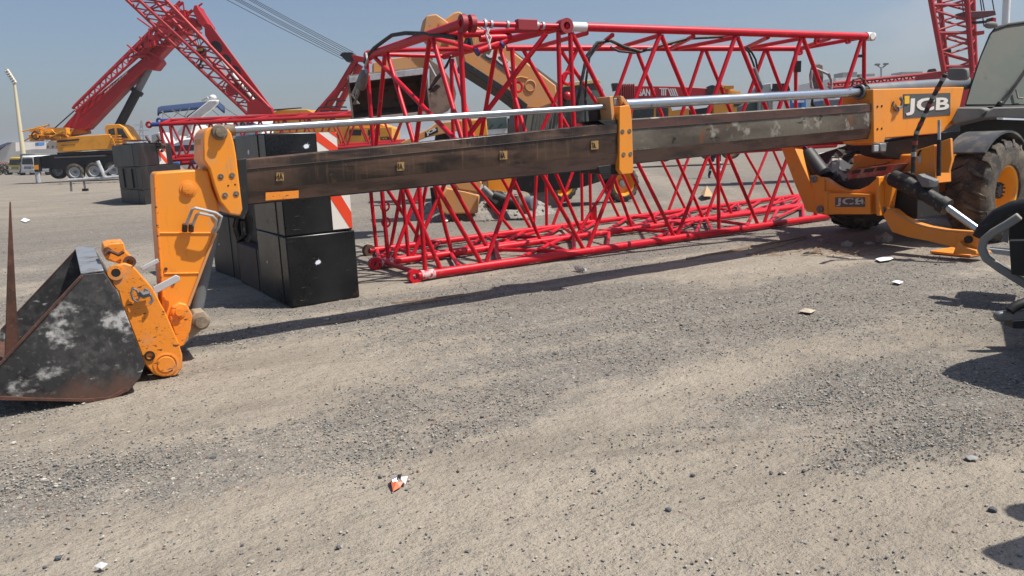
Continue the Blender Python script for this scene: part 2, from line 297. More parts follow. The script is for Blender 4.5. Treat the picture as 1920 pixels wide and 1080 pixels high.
# ------------------------------------------------------------- ground
def ground():
    m = bpy.data.materials.new('gravel_yard'); m.use_nodes = True; t = m.node_tree; N = t.nodes; b = N['Principled BSDF']
    b.inputs['Roughness'].default_value = .95; b.inputs['Specular IOR Level'].default_value = .2
    tc = N.new('ShaderNodeTexCoord')
    def nz(sc, st=(1, 1, 1), det=6, rot=0, ro=.6):
        mp = N.new('ShaderNodeMapping'); mp.vector_type = 'TEXTURE'; mp.inputs['Scale'].default_value = st; mp.inputs['Rotation'].default_value = (0, 0, rot)
        t.links.new(tc.outputs['Object'], mp.inputs[0])
        n = N.new('ShaderNodeTexNoise'); n.inputs['Scale'].default_value = sc; n.inputs['Detail'].default_value = det; n.inputs['Roughness'].default_value = ro
        t.links.new(mp.outputs[0], n.inputs['Vector']); return n.outputs[0]
    def rg(x, lo, hi, a=0, c=1):
        r = N.new('ShaderNodeMapRange'); r.inputs[1].default_value = lo; r.inputs[2].default_value = hi; r.inputs[3].default_value = a; r.inputs[4].default_value = c
        t.links.new(x, r.inputs[0]); return r.outputs[0]
    def mixc(f, a, c):
        x = N.new('ShaderNodeMixRGB'); t.links.new(f, x.inputs[0])
        for i, q in ((1, a), (2, c)):
            if isinstance(q, tuple): x.inputs[i].default_value = (*q, 1)
            else: t.links.new(q, x.inputs[i])
        return x.outputs[0]
    def mul(a, c):
        x = N.new('ShaderNodeMath'); x.operation = 'MULTIPLY'
        for i, q in ((0, a), (1, c)):
            if isinstance(q, (int, float)): x.inputs[i].default_value = q
            else: t.links.new(q, x.inputs[i])
        return x.outputs[0]
    sand = mixc(rg(nz(1.3, (2.5, 1, 1), 6, R(26)), .35, .65), (.60, .52, .415), (.46, .395, .315))
    at = N.new('ShaderNodeAttribute'); at.attribute_name = 'gravel'; at.attribute_type = 'GEOMETRY'
    def add(a, c):
        x = N.new('ShaderNodeMath'); x.operation = 'ADD'; t.links.new(a, x.inputs[0]); t.links.new(c, x.inputs[1]); return x.outputs[0]
    wob = add(at.outputs['Fac'], rg(nz(6, det=8, ro=.7), .3, .7, -.32, .32))
    dn = rg(wob, .25, .75)
    c1 = mixc(mul(dn, .75), sand, (.31, .285, .25))
    # narrow pale wheel ruts and tyre prints
    track = rg(nz(1.5, (9, .55, 1), 5, R(24)), .57, .64)
    c1 = mixc(mul(track, .7), c1, (.56, .48, .38))
    track = rg(nz(1.1, (7, .5, 1), 5, R(8)), .60, .66)
    c1 = mixc(mul(track, .35), c1, (.22, .19, .16))
    def grit(sc, lo, dmix):
        v = N.new('ShaderNodeTexVoronoi'); v.inputs['Scale'].default_value = sc; t.links.new(tc.outputs['Object'], v.inputs['Vector'])
        s = N.new('ShaderNodeSeparateColor'); t.links.new(v.outputs['Color'], s.inputs[0])
        sel = rg(add(s.outputs[0], mul(dn, dmix)), lo, lo+.03); edge = rg(v.outputs['Distance'], .30, .46, 1, 0)
        return mul(sel, edge), s.outputs[1], s.outputs[2]
    for sc, lo, dm in ((150, .90, .62), (80, .94, .68), (42, .955, .58), (24, .985, .45)):
        f, tone, t2 = grit(sc, lo, dm)
        st = mixc(tone, (.055, .055, .055), (.58, .55, .49)); st = mixc(rg(t2, .8, .85, 0, .6), st, (.30, .19, .13))
        c1 = mixc(f, c1, st)
        dk = None
    c1 = mixc(rg(nz(95, det=4, ro=.8), .52, .68, 0, .45), c1, (.13, .12, .105))
    c1 = mixc(rg(nz(24, (1.6, 1, 1), 6, R(26), .75), .55, .68, 0, .5), c1, (.19, .17, .15))
    c1 = mixc(rg(nz(38, (1.6, 1, 1), 6, R(26), .75), .56, .70, 0, .5), c1, (.54, .48, .39))
    fr = N.new('ShaderNodeSeparateXYZ'); t.links.new(tc.outputs['Object'], fr.inputs[0]); c1 = mixc(rg(fr.outputs[1], 7, 16, 0, .35), c1, (.235, .205, .17))
    c1 = mixc(rg(nz(.8, (3, 1, 1), 6, R(18), .7), .5, .64, 0, .35), c1, (.24, .21, .175))
    oil = rg(nz(.33, (1, 1, 1), 5), .66, .74, 0, .25)
    c1 = mixc(oil, c1, (.12, .11, .10))
    hs_ = N.new('ShaderNodeHueSaturation'); hs_.inputs['Saturation'].default_value = 1.0; hs_.inputs['Value'].default_value = .66; t.links.new(c1, hs_.inputs['Color']); t.links.new(hs_.outputs[0], b.inputs['Base Color'])
    h = N.new('ShaderNodeMath'); h.operation = 'ADD'
    t.links.new(mul(nz(5, (1.5, 1, 1), 8, R(26), .68), 2.2), h.inputs[0]); t.links.new(mul(nz(50, det=3, ro=.6), .22), h.inputs[1])
    bp = N.new('ShaderNodeBump'); bp.inputs['Strength'].default_value = 1.0; bp.inputs['Distance'].default_value = .045
    t.links.new(h.outputs[0], bp.inputs['Height']); t.links.new(bp.outputs[0], b.inputs['Normal'])
    # mesh: one sheet, fine and gently uneven near the camera, coarse to the horizon
    ys = [-30, -10, -3, 0, 1]+[1.5+i*.12 for i in range(76)]+[11, 12, 13.5, 15, 18, 22, 30, 45, 70, 120, 300, 900, 3000]
    xs = [-3000, -900, -300, -90, -40, -20, -12]+[-9+i*.15 for i in range(121)]+[12, 20, 40, 90, 300, 900, 3000]
    vs = []; fs = []
    for y in ys:
        for x in xs:
            k = 1 if (1 < y < 10.5 and abs(x) < 9) else 0
            z = k*.012*noise.noise(Vector((x*1.1, y*1.6, 3)))+k*.006*noise.noise(Vector((x*4, y*4, 9)))
            vs.append((x, y, z-.004))
    n = len(xs)
    for j in range(len(ys)-1):
        for i in range(n-1): fs.append((j*n+i, j*n+i+1, (j+1)*n+i+1, (j+1)*n+i))
    me = bpy.data.meshes.new('ground'); me.from_pydata(vs, [], fs); me.polygons.foreach_set('use_smooth', [True]*len(fs)); me.materials.append(m)
    at_ = me.attributes.new('gravel', 'FLOAT', 'POINT'); at_.data.foreach_set('value', [dens(v[0], v[1]) if abs(v[0]) < 40 and v[1] < 60 else .5 for v in vs])
    o = bpy.data.objects.new('ground', me); col.objects.link(o); o['kind'] = 'structure'
ground()
ICO_V = [(0, 0, 1), (.89, 0, .45), (.28, .85, .45), (-.72, .53, .45), (-.72, -.53, .45), (.28, -.85, .45), (.72, .53, -.45), (-.28, .85, -.45), (-.89, 0, -.45), (-.28, -.85, -.45), (.72, -.53, -.45), (0, 0, -1)]
ICO_F = [(0, 1, 2), (0, 2, 3), (0, 3, 4), (0, 4, 5), (0, 5, 1), (1, 6, 2), (2, 7, 3), (3, 8, 4), (4, 9, 5), (5, 10, 1), (2, 6, 7), (3, 7, 8), (4, 8, 9), (5, 9, 10), (1, 10, 6), (11, 7, 6), (11, 8, 7), (11, 9, 8), (11, 10, 9), (11, 6, 10)]
def rock(vs, fs, c, r, flat=.6):
    a = random.uniform(0, 6.28); sx, sy, sz = random.uniform(.7, 1.3), random.uniform(.6, 1.0), random.uniform(.4, .8)*flat/.6
    ca, sa = math.cos(a), math.sin(a); k = len(vs)
    for x, y, z in ICO_V:
        q = r*random.uniform(.75, 1.2); x, y, z = x*sx*q, y*sy*q, z*sz*q
        vs.append((c[0]+x*ca-y*sa, c[1]+x*sa+y*ca, c[2]+z))
    fs += [[i+k for i in f] for f in ICO_F]
def gravel(n, name, label, mt, smin, smax, lo, pw):
    vs, fs = [], []; i = 0
    while i < n:
        px = random.uniform(-60, 1980); py = 345+(1110-345)*random.random()**.75
        p = G(px, py)
        if p.y > 22 or p.y < 1 or dens(p.x, p.y)+random.uniform(-.25, .25) < lo*random.random(): continue
        if p.y < 3.3 and random.random() < .55: continue
        r = smin+(smax-smin)*random.random()**pw
        if p.y > 6: r *= 1.3
        rock(vs, fs, (p.x, p.y, r*.12), r); i += 1
    me = bpy.data.meshes.new(name); me.from_pydata(vs, [], fs); me.materials.append(mt)
    o = bpy.data.objects.new(name, me); col.objects.link(o); tag(o, label, 'gravel', kind='stuff')
def gravel_mat(name, ramp):
    m = bpy.data.materials.new(name); m.use_nodes = True; t = m.node_tree; N = t.nodes; b = N['Principled BSDF']; b.inputs['Roughness'].default_value = .85; b.inputs['Specular IOR Level'].default_value = .3
    g_ = N.new('ShaderNodeNewGeometry'); r = N.new('ShaderNodeValToRGB'); t.links.new(g_.outputs['Random Per Island'], r.inputs[0]); r.color_ramp.interpolation = 'CONSTANT'
    for i, (p, c) in enumerate(ramp):
        e = r.color_ramp.elements[i] if i < 2 else r.color_ramp.elements.new(p)
        e.position = p; e.color = (*c, 1)
    t.links.new(r.outputs[0], b.inputs['Base Color']); return m
gm = gravel_mat('gravel_mix', [(p_, tuple(v*.82 for v in c_)) for p_, c_ in [(0, (.10, .105, .105)), (.08, (.20, .20, .195)), (.25, (.28, .265, .24)), (.42, (.36, .33, .28)), (.60, (.42, .37, .30)), (.76, (.50, .46, .40)), (.88, (.23, .25, .235)), (.94, (.30, .19, .13)), (.985, (.54, .52, .48))]])
gravel(46000, 'gravel', 'fine mixed gravel scattered in drifts over the sandy yard', gm, .0015, .009, 1.0, 2.2)
gravel(1300, 'pebbles', 'larger loose pebbles scattered over the sandy yard', gm, .005, .017, 1.0, 3.5)
def loose_stone(px, py, r, label, mt, flat=.6):
    vs, fs = [], []; p = G(px, py); rock(vs, fs, (p.x, p.y, r*.25), r, flat)
    mb = MB(); mb.add(vs, fs); o = mb.build('stone', mt, smooth=False, bevel=r*.08)
    tag(o, label, 'stone', 'larger loose stones on the yard')
sdark = mat('dark_stone', (.075, .085, .09), .7); spale = mat('pale_stone', (.42, .38, .32), .85)
loose_stone(1861, 957, .022, 'dark blue-gray stone near the lower right corner beside the shadow', sdark)
loose_stone(1820, 860, .032, 'flat pale gray stone at lower right among fine gravel', mat('gray_stone', (.27, .26, .24), .8), .25)
loose_stone(634, 1028, .017, 'dark stone at the bottom edge of the photo, left of the middle', sdark)
loose_stone(1253, 957, .02, 'dark flat stone standing alone in the lower middle right', sdark)
loose_stone(110, 1047, .016, 'small gray stone in the bottom left corner', sdark)
loose_stone(25, 832, .02, 'small stone at the left edge in front of the bucket', spale)
def flat_scrap(name, label, cat, pts, mt, h=.012, group=None):
    top = [G(x, y) + Vector((0, 0, .012+h*random.random())) for x, y in pts]; c = sum(top, Vector())/len(top)+Vector((0, 0, h*1.4))
    mb = MB(); n = len(top); mb.add(top+[c], [[i, (i+1) % n, n] for i in range(n)])
    o = mb.build(name, mt, smooth=False); s = o.modifiers.new('th', 'SOLIDIFY'); s.thickness = .002; tag(o, label, cat, group)
pg = 'scraps of paper lying on the yard'
flat_scrap('paper_scrap', 'white paper sheet on the ground in front of the near stabilizer leg', 'paper', [(1641, 489), (1655, 483), (1679, 485), (1668, 491), (1650, 493)], M['paper'], group=pg)
flat_scrap('paper_scrap', 'small crumpled white paper just below the larger sheet, right side', 'paper', [(1672, 532), (1680, 528), (1694, 531), (1686, 535)], M['paper'], group=pg)
flat_scrap('paper_scrap', 'brownish paper scrap lying flat right of the middle', 'paper', [(1497, 588), (1510, 582), (1530, 585), (1520, 592)], mat('brown_paper', (.42, .36, .28), .9), group=pg)
flat_scrap('paper_scrap', 'white scrap at the far left beyond the rusty spike', 'paper', [(39, 415), (45, 410), (57, 414), (48, 418)], M['paper'], group=pg)
flat_scrap('paper_scrap', 'white crumpled sheet beside the gravel heap behind the lattice', 'paper', [(827, 416), (840, 409), (846, 411), (838, 419)], M['paper'], .04, group=pg)
flat_scrap('paper_scrap', 'tiny white scrap in the bottom left corner of the yard', 'paper', [(178, 1071), (190, 1066), (204, 1068), (192, 1072)], M['paper'], group=pg)
flat_scrap('cardboard_piece', 'folded brown cardboard lying behind the red lattice', 'cardboard', [(1314, 372), (1322, 362), (1334, 366), (1336, 373), (1320, 377)], mat('cardboard', (.42, .28, .15), .9), .15)
def wrapper():
    t = thing('snack_wrapper', 'crumpled orange and silver snack wrapper alone on the foreground gravel', 'wrapper', G(747, 910))
    def crumple(name, pts, mt, hh):
        top = [G(x, y)+Vector((0, 0, z)) for x, y, z in pts]; mb = MB(); n = len(top); c = sum(top, Vector())/n+Vector((0, 0, hh))
        mb.add(top+[c], [[i, (i+1) % n, n] for i in range(n)]); o = mb.build(name, mt, t, smooth=False); s = o.modifiers.new('th', 'SOLIDIFY'); s.thickness = .002
    crumple('foil', [(731, 905, .01), (740, 901, .03), (752, 903, .02), (766, 904, .03), (760, 912, .01), (748, 909, .04), (744, 916, .005), (736, 912, .03)], mat('foil', (.62, .6, .58), .3, .5), .012)
    crumple('printed_side', [(733, 908, .025), (743, 910, .02), (757, 911, .02), (750, 916, .006), (737, 924, .006)], mat('printed_orange', (.62, .13, .05), .5), .012)
    crumple('dark_fold', [(746, 905, .04), (754, 904, .04), (752, 912, .035), (747, 910, .04)], M['black'], .01)
wrapper()
def bottle():
    t = thing('plastic_bottle', 'clear plastic bottle lying on the ground in the boom shadow', 'bottle', G(1095, 507))
    a = G(1085, 503, .035); b = G(1106, 508, .035); ax = (b-a).normalized(); Ln = .22
    MB().lathe(a-ax*.06, ax, [(.005, 0), (.03, .005), (.034, .03), (.032, .07), (.034, .1), (.034, .14), (.013, .19), (.013, .205)], 16).build('body', M['clear'], t)
    MB().lathe(a-ax*.06, ax, [(.015, .203), (.015, .222)], 12).build('cap', M['paper'], t)
bottle()
def sticks():
    specs = [((1288, 487), (1510, 444), .02, 'long weathered timber strip lying below the lattice near the stabilizer'),
             ((1400, 478), (1512, 447), .014, 'short timber lath lying beside the long timber strip'),
             ((745, 575), (928, 545), .012, 'thin brown timber strip lying right of the black counterweights'),
             ((735, 569), (870, 552), .009, 'split brown lath just behind the thin strip right of the counterweights'),
             ((575, 612), (683, 597), .007, 'thin stick on the gravel in front of the black counterweights')]
    for a, b, h, lb in specs:
        p, q = G(*a), G(*b); n = 14; d = (q-p); u = Vector((-d.y, d.x, 0)).normalized(); vs = []; fs = []
        for i in range(n+1):
            c = p+d*(i/n)+u*random.uniform(-.012, .012); w_ = h*random.uniform(.7, 1.5)*(1 if 0 < i < n else .4)
            hh = h*random.uniform(.8, 1.3)
            vs += [c-u*w_, c+u*w_, c+u*w_*.8+Vector((0, 0, hh)), c-u*w_*.8+Vector((0, 0, hh))]
            if i: k = 4*i; fs += [[k-4+j, k-4+(j+1) % 4, k+(j+1) % 4, k+j] for j in range(4)]
        fs += [[0, 1, 2, 3][::-1], [4*n, 4*n+1, 4*n+2, 4*n+3]]
        tag(MB().add(vs, fs).build('timber_strip', M['wood'], smooth=False), lb, 'timber', 'timber strips and sticks on the ground')
sticks()
def rubble():
    for i, (px, py, r, lb) in enumerate([(1588, 462, .09, 'pale broken concrete lump beside the timber below the front stabilizer plate'), (1660, 452, .14, 'gray concrete chunk right in front of the near stabilizer leg'), (1540, 452, .06, 'small rubble lump in the shadow edge beside the timber'), (1630, 458, .07, 'rubble lump between the two larger concrete chunks')]):
        loose = []; fs = []; p = G(px, py); rock(loose, fs, (p.x, p.y, r*.2), r, .5)
        tag(MB().add(loose, fs).build('concrete_lump', mat('rubble%d' % i, (.36, .32, .27), .95, bump=.6, layers=[((.2, .18, .16), 14, .5, .6, (1, 1, 1), .8, .9)]), smooth=False), lb, 'rubble', 'broken concrete lumps')
    # dry straw-like splinters, scattered
    vs, fs = [], []
    for i in range(170):
        p = G(random.uniform(1400, 1640), random.uniform(458, 482)); a = random.gauss(.5, .5); l = random.uniform(.04, .2); d = Vector((math.cos(a), math.sin(a), 0)); u = Vector((-d.y, d.x, 0))*.005
        k = len(vs); z = Vector((0, 0, .012)); vs += [p-u+z*.3, p+u+z*.3, p+u+d*l+z, p-u+d*l+z, p+d*l*.5+z*1.6]; fs += [[k, k+1, k+4], [k+1, k+2, k+4], [k+2, k+3, k+4], [k+3, k, k+4]]
    tag(MB().add(vs, fs).build('splinters', M['wood'], smooth=False), 'pale wood splinters strewn in front of the stabilizer plate', 'debris', kind='stuff')
rubble()
def heap():
    c = G(885, 405); vs, fs = [], []; n = 40
    for j in range(n):
        for i in range(n):
            u, v = (i/(n-1)-.5)*3.6, (j/(n-1)-.5)*2.6; q = max(0, 1-((u/1.7)**2+(v/1.2)**2))
            vs.append((c.x+.2+u, c.y+.3+v, .52*q**.8+.05*noise.noise(Vector((u*4, v*4, 1)))*(q > 0)-.01))
    for j in range(n-1):
        for i in range(n-1): fs.append([j*n+i, j*n+i+1, (j+1)*n+i+1, (j+1)*n+i])
    for i in range(1500):
        u, v = random.gauss(0, .75), random.gauss(0, .55); q = max(0, 1-((u/1.7)**2+(v/1.2)**2))
        rock(vs, fs, (c.x+.2+u, c.y+.3+v, .52*q**.8), random.uniform(.012, .04))
    tag(MB().add(vs, fs).build('gravel_heap', mat('heap_gravel', (.27, .25, .22), .95, layers=[((.14, .14, .135), 14, .45, .6, (1, 1, 1), .8, .9)]), smooth=False), 'low heap of gray crushed stone behind the red lattice', 'gravel heap')
heap()
# ------------------------------------------------------------- the telescopic handler in front
BP = Frame((-2.96, 5.42), (.86, .51))          # near side of its boom
SF = Frame((4.66, 10.3), (.51, -.86))          # its front, stabilizer plate
def telehandler():
    T = thing('telehandler', 'large orange telescopic handler whose long rusty boom reaches down to a black bucket', 'telehandler', (6.2, 11.3, 0))
    n = BP.n; away = lambda th: n*th
    def plate(fr, pts, off, th, name, mt, par=T, bevel=.006, label=None):
        return MB().prism(fr.poly(pts, off), fr.n*th).build(name, mt, par, bevel, label=label)
    # inner boom section: a tray-shaped box, bottom band leaning in
    def section(x0, t0, b0, x1, t1, b1, th, mt, mt2, fr=.70, lip=.03):
        A, B, Cc, D = BP.at(x0, t0), BP.at(x1, t1), BP.at(x1, b1), BP.at(x0, b0)
        m0, m1_ = A.lerp(D, fr), B.lerp(Cc, fr); d_ = n*.05; e = n*th
        prof0 = [A+n*.025+Vector((0, 0, .012)), A, m0, D+d_, D+e-d_, m0+e, A+e]
        prof1 = [B+n*.025+Vector((0, 0, .012)), B, m1_, Cc+d_, Cc+e-d_, m1_+e, B+e]
        k = len(prof0); o = MB().add(prof0+prof1, [[i, (i+1) % k, k+(i+1) % k, k+i] for i in range(k)]+[list(range(k)), list(range(k, 2*k))[::-1]])
        s_ = o.build('boom_section', mt, T, .006)
        # lower band plate of the folded bottom, and the top lip, and weld seam
        MB().prism([m0-n*.002, m1_-n*.002, Cc+d_*.98-n*.004, D+d_*.98-n*.004], -n*.004).build('lower_plate', mt2, s_)
        MB().prism([A-n*.003-Vector((0, 0, .0)), B-n*.003, B.lerp(Cc, .2)-n*.003, A.lerp(D, .2)-n*.003], -n*.006).build('upper_band', M['band'] if mt is M['steel_pale'] else mt, s_)
        MB().path([A.lerp(D, .205)-n*.004, B.lerp(Cc, .205)-n*.004], .006, 6).build('weld_seam', M['dark'], s_)
        MB().tube(D+d_, Cc+d_, .010, 8).build('bottom_edge', M['dark'], s_)
        return s_
    s1 = section(446, 302, 385, 1166, 231, 312, .32, M['steel'], M['steel_ground_lit'])
    s2 = section(1182, 225, 307, 1650, 194, 257, .36, M['steel_pale'], M['steel_ground_lit'])
    # stencil marks and holes
    for s_, cx, cy, ch in ((s1, 525, 331, '4A'), (s1, 751, 312, '5A'), (s1, 944, 291, '6A'), (s1, 1115, 272, '7A')):
        sq = MB().prism([BP.at(cx-7, cy-7.5, -.010), BP.at(cx+7, cy-8.5, -.010), BP.at(cx+7, cy+7.5, -.010), BP.at(cx-7, cy+8.5, -.010)], -n*.003).build('stencil_patch', M['yellow'], s_)
        o = BP.at(cx-5, cy+5.5, -.0155); text('stencil_number', ch, o, BP.d, (0, 0, 1), .050, M['black'], s_, .004, .002, .046)
    for cx, cy in ((620, 329), (1265, 260), (1541, 218)):
        c = BP.at(cx, cy, -.011); MB().lathe(c, -n, [(.018, 0), (.018, .003), (.012, .004)], 16).build('hole_rim', M['dark'], s1 if cx < 1000 else s2)
    MB().prism(BP.poly([(498, 361), (560, 357), (560, 371), (498, 376)], -.009), -n*.002).build('paint_patch', M['orange_worn'], s1)
    # rods
    def tub(a, b, r, name, mt, par=T, r2=None, nn=18): return MB().tube(a, b, r, nn, r2).build(name, mt, par)
    tub(BP.at(425, 244, .12), BP.at(1142, 200, .12), .03, 'extension_rod', M['chrome'])
    tub(BP.at(1172, 196, .15), BP.at(1630, 172, .15), .055, 'extension_rod', M['chrome'])
    cy_ = tub(BP.at(1620, 171, .15), BP.at(1812, 156, .15), .092, 'hydraulic_cylinder', M['cyl'])
    tub(BP.at(1612, 172, .15), BP.at(1624, 171, .15), .085, 'gland_collar', M['dark'], cy_)
    MB().ring(BP.at(1610, 172, .15), BP.d, .085, .018).build('clamp_ring', M['gray'], cy_)
    MB().path([BP.at(*q) for q in [(1597, 163, .1), (1600, 150, .1), (1612, 146, .1), (1620, 150, .1), (1624, 163, .1)]], .014).build('hose', M['rubber'], cy_)
    # collar between the two sections
    plate(BP, [(1162, 199), (1180, 197), (1183, 206), (1185, 225), (1188, 318), (1186, 325), (1167, 327), (1161, 318)], -.03, .44, 'collar_plate', M['orange'])
    cp = plate(BP, [(1126, 240), (1162, 233), (1162, 322), (1130, 326)], .30, .1, 'wear_pad_housing', M['dark'])
    plate(BP, [(1122, 226), (1164, 224), (1163, 236), (1128, 240), (1140, 238)], .0, .36, 'collar_top', M['dark'])
    plate(BP, [(1120, 312), (1166, 306), (1166, 328), (1125, 326)], .03, .34, 'collar_bottom', M['dark'])
    for a in ([(1143, 181), (1149, 180), (1154, 230), (1148, 236)], [(1163, 179), (1169, 181), (1181, 199), (1176, 201), (1168, 190), (1167, 197)]):
        plate(BP, a, .02, .22, 'rod_bracket', M['orange_pale'])
    plate(BP, [(1151, 184), (1166, 183), (1166, 200), (1152, 205)], .06, .2, 'bracket_block', M['gray'])
    plate(BP, [(1118, 194), (1150, 192), (1150, 234), (1122, 232)], .2, .16, 'rod_end_block', M['dark'])
    for cx, cy in ((1167, 247), (1180, 246), (1169, 290), (1182, 289)):
        MB().lathe(BP.at(cx, cy, -.03), -n, [(.026, -.005), (.026, .003), (.020, .004), (.020, .001), (.011, .001), (.011, .007)], 14).build('bolt', M['pin'], T)
    # outer box
    ob = plate(BP, [(1637, 167), (1808, 163), (1801, 196), (1792, 231), (1764, 250), (1660, 259), (1657, 272), (1638, 268)], -.035, .46, 'boom_housing', M['orange'], bevel=.012)
    plate(BP, [(1652, 268), (1764, 250), (1800, 246), (1800, 288), (1690, 300), (1652, 290)], .08, .3, 'boom_underframe', M['dark'])
    sg = plate(BP, [(1694, 176.5), (1782, 174), (1782, 215), (1694, 222)], -.041, .005, 'sign_board', M['sign_gray'], ob, 0)
    a = BP.at(1698, 217, -.043); b = BP.at(1778, 213, -.043); hh = BP.at(1698, 185, -.043).z-a.z
    text('sign_lettering', 'JCB', a+Vector((0, 0, .002)), (b-a), (0, 0, 1), hh, M['sign_white'], sg, .026, .006, (b-a).length)
    MB().prism(BP.poly([(1696, 180), (1705, 179.5), (1705, 194), (1696, 195)], -.052), -n*.002).build('sign_emblem', mat('emblem', (.8, .45, .02), .5), sg)
    MB().path([BP.at(1650, 268, -.05), BP.at(1664, 268, -.05)], .01).build('latch_bar', M['dark'], ob)
    lt = MB(); lt.path([BP.at(*q, -.05) for q in [(1676, 190), (1674, 198), (1679, 206), (1684, 208), (1689, 203)]], .012); lt.path([BP.at(*q, -.08) for q in [(1688, 183), (1692, 190), (1690, 200), (1684, 203)]], .02)
    lt.build('latch', M['gray'], ob)
    for cx, cy in ((1645, 200), (1653, 199), (1645, 242), (1653, 241)):
        MB().lathe(BP.at(cx, cy, -.035), -n, [(.016, 0), (.016, .005), (.01, .005), (.01, -.01)], 10).build('bolt', M['dark'], ob)
    # headstock at the boom tip
    hd = plate(BP, [(381, 262), (384, 248), (392, 239), (411, 235), (428, 242), (434, 250), (439, 268), (443, 290), (450, 350), (455, 392), (451, 405), (431, 402), (412, 378), (402, 350), (392, 316), (381, 300)], -.06, .46, 'headstock', M['orange'], bevel=.012)
    plate(BP, [(446, 300), (462, 296), (466, 390), (458, 412), (446, 408)], -.025, .38, 'end_plate', M['dark'], hd)
    plate(BP, [(376, 262), (386, 246), (386, 312), (378, 300)], .05, .3, 'wear_edge', M['orange_pale'], hd)
    for cx, cy in ((414, 331), (435, 329), (422, 366), (443, 363)):
        MB().lathe(BP.at(cx, cy, -.06), -n, [(.022, -.002), (.022, .005), (.017, .006), (.017, .002), (.010, .002), (.010, .010)], 14).build('bolt', M['pin'], hd)
    for cx, cy in ((428, 348), (441, 346)): MB().lathe(BP.at(cx, cy, -.061), -n, [(.007, 0), (.006, .002)], 8).build('hole', M['black'], hd)
    pn = BP.at(411, 248, -.06); MB().lathe(pn, -n, [(.06, -.02), (.06, .02), (.05, .035), (.035, .036), (.035, .06), (.02, .062)], 24).build('pin', M['pin'], hd)
    MB().tube(BP.at(422, 245, .12), BP.at(440, 243.5, .12), .045, 14).build('rod_eye', M['pin'], hd)
    # arm
    ap = [(290, 327), (296, 323), (378, 317), (391, 320), (398, 352), (409, 380), (412, 402), (404, 436), (352, 573), (350, 600), (330, 612), (309, 596), (304, 556), (294, 420)]
    ar = plate(BP, ap, 0, .34, 'arm', M['orange'], bevel=.014)
    tr = [(296, 437), (402, 437)]; MB().path([BP.at(*q, -.002) for q in tr], .007).build('weld_bead', M['orange'], ar)
    MB().path([BP.at(*q, -.002) for q in [(308, 513), (372, 512)]], .007).build('weld_bead', M['orange'], ar)
    MB().path([BP.at(*q, -.004) for q in [(404, 437), (353, 573)]], .012).build('edge_flange', M['orange_pale'], ar)
    MB().path([BP.at(*q, -.004) for q in [(290, 328), (295, 420), (309, 594)]], .01).build('edge_flange', M['orange_worn'], ar)
    MB().lathe(BP.at(353, 354, 0), -n, [(.066, -.01), (.062, .006), (.046, .008), (.044, .026), (.03, .03)], 28).build('pivot_boss', M['orange_worn'], ar)
    for cx, cy in ((311, 504), (325, 531)): MB().lathe(BP.at(cx, cy, 0), -n, [(.012, 0), (.012, .01)], 10).build('bolt', M['rust'], ar)
    hp = M['lightgray']
    for pts in ([(346, 431, -.03), (350, 419, -.06), (360, 393, -.10), (366, 390, -.12), (404, 399, -.12), (415, 406, -.10), (410, 425, -.05), (402, 437, -.01)],
                [(357, 433, -.03), (362, 420, -.06), (369, 403, -.10), (375, 400, -.12), (399, 405, -.12), (406, 412, -.10), (404, 424, -.05), (398, 435, -.01)]):
        MB().path([BP.at(*q) for q in pts], .011, 8).build('hydraulic_pipe', hp, ar)
    for x0, y0 in ((346, 434), (358, 434)): MB().tube(BP.at(x0+1, y0-14, -.05), BP.at(x0, y0, -.03), .02, 10).build('pipe_coupling', M['rust'], ar)
    # cylinder behind the arm, knuckle and link
    MB().tube(BP.at(398, 435, .2), BP.at(368, 585, .2), .05, 14).build('tilt_cylinder', M['cyl'], T)
    kn = plate(BP, [(318, 593), (323, 576), (336, 568), (350, 571), (361, 590), (358, 618), (345, 648), (334, 652)], -.05, .1, 'link_plate', M['orange_worn'], bevel=.008)
    MB().lathe(BP.at(336, 584, -.05), -n, [(.05, -.01), (.05, .008), (.03, .01), (.03, .03)], 20).build('link_pin', M['orange_worn'], kn)
    plate(BP, [(356, 600), (366, 586), (382, 583), (393, 595), (391, 608), (380, 618), (350, 642), (344, 650), (352, 620)], .0, .3, 'knuckle', mat('dusty_knuckle', (.3, .24, .17), .8, bump=.3), bevel=.01)
    MB().lathe(BP.at(376, 602, 0), -n, [(.065, -.01), (.065, .03), (.045, .04), (.045, .06)], 22).build('knuckle_pin', M['pin'], T)
    # quick hitch carriage, two cheek plates with cross tubes
    cq = [(206, 508), (210, 500), (222, 497), (233, 493), (248, 498), (258, 508), (270, 522), (286, 540), (310, 585), (334, 640), (342, 666), (342, 690), (331, 704), (306, 707), (288, 702), (272, 683), (256, 640), (241, 601), (228, 570), (222, 547), (212, 535)]
    c1 = plate(BP, cq, -.36, .05, 'carriage', M['orange_worn'], bevel=.008)
    MB().prism(BP.poly(cq, .55), n*.05).build('far_cheek', M['orange_worn'], c1, .008)
    ct = MB()
    for cx, cy, r in ((312, 683, .06), (218, 512, .035), (240, 560, .05), (290, 610, .08)): ct.tube(BP.at(cx, cy, -.34), BP.at(cx, cy, .58), r, 16)
    ct.build('cross_tubes', M['orange_worn'], c1)
    MB().prism(BP.poly([(226, 550), (262, 545), (318, 660), (296, 690)], -.2), n*.7).build('back_plate', M['orange_worn'], c1, .01)
    MB().lathe(BP.at(311, 683, -.36), -n, [(.085, -.005), (.085, .006), (.072, .008), (.072, .002), (.06, .002), (.055, .012)], 30).build('pin_boss', M['orange_worn'], c1)
    MB().lathe(BP.at(280.5, 667, -.36), -n, [(.036, -.005), (.036, .012), (.024, .013), (.024, -.02)], 20).build('hole_rim', M['dark'], c1)
    MB().lathe(BP.at(217, 511, -.36), -n, [(.052, -.005), (.052, .014), (.03, .015), (.03, -.03)], 22).build('hole_rim', M['orange_worn'], c1)
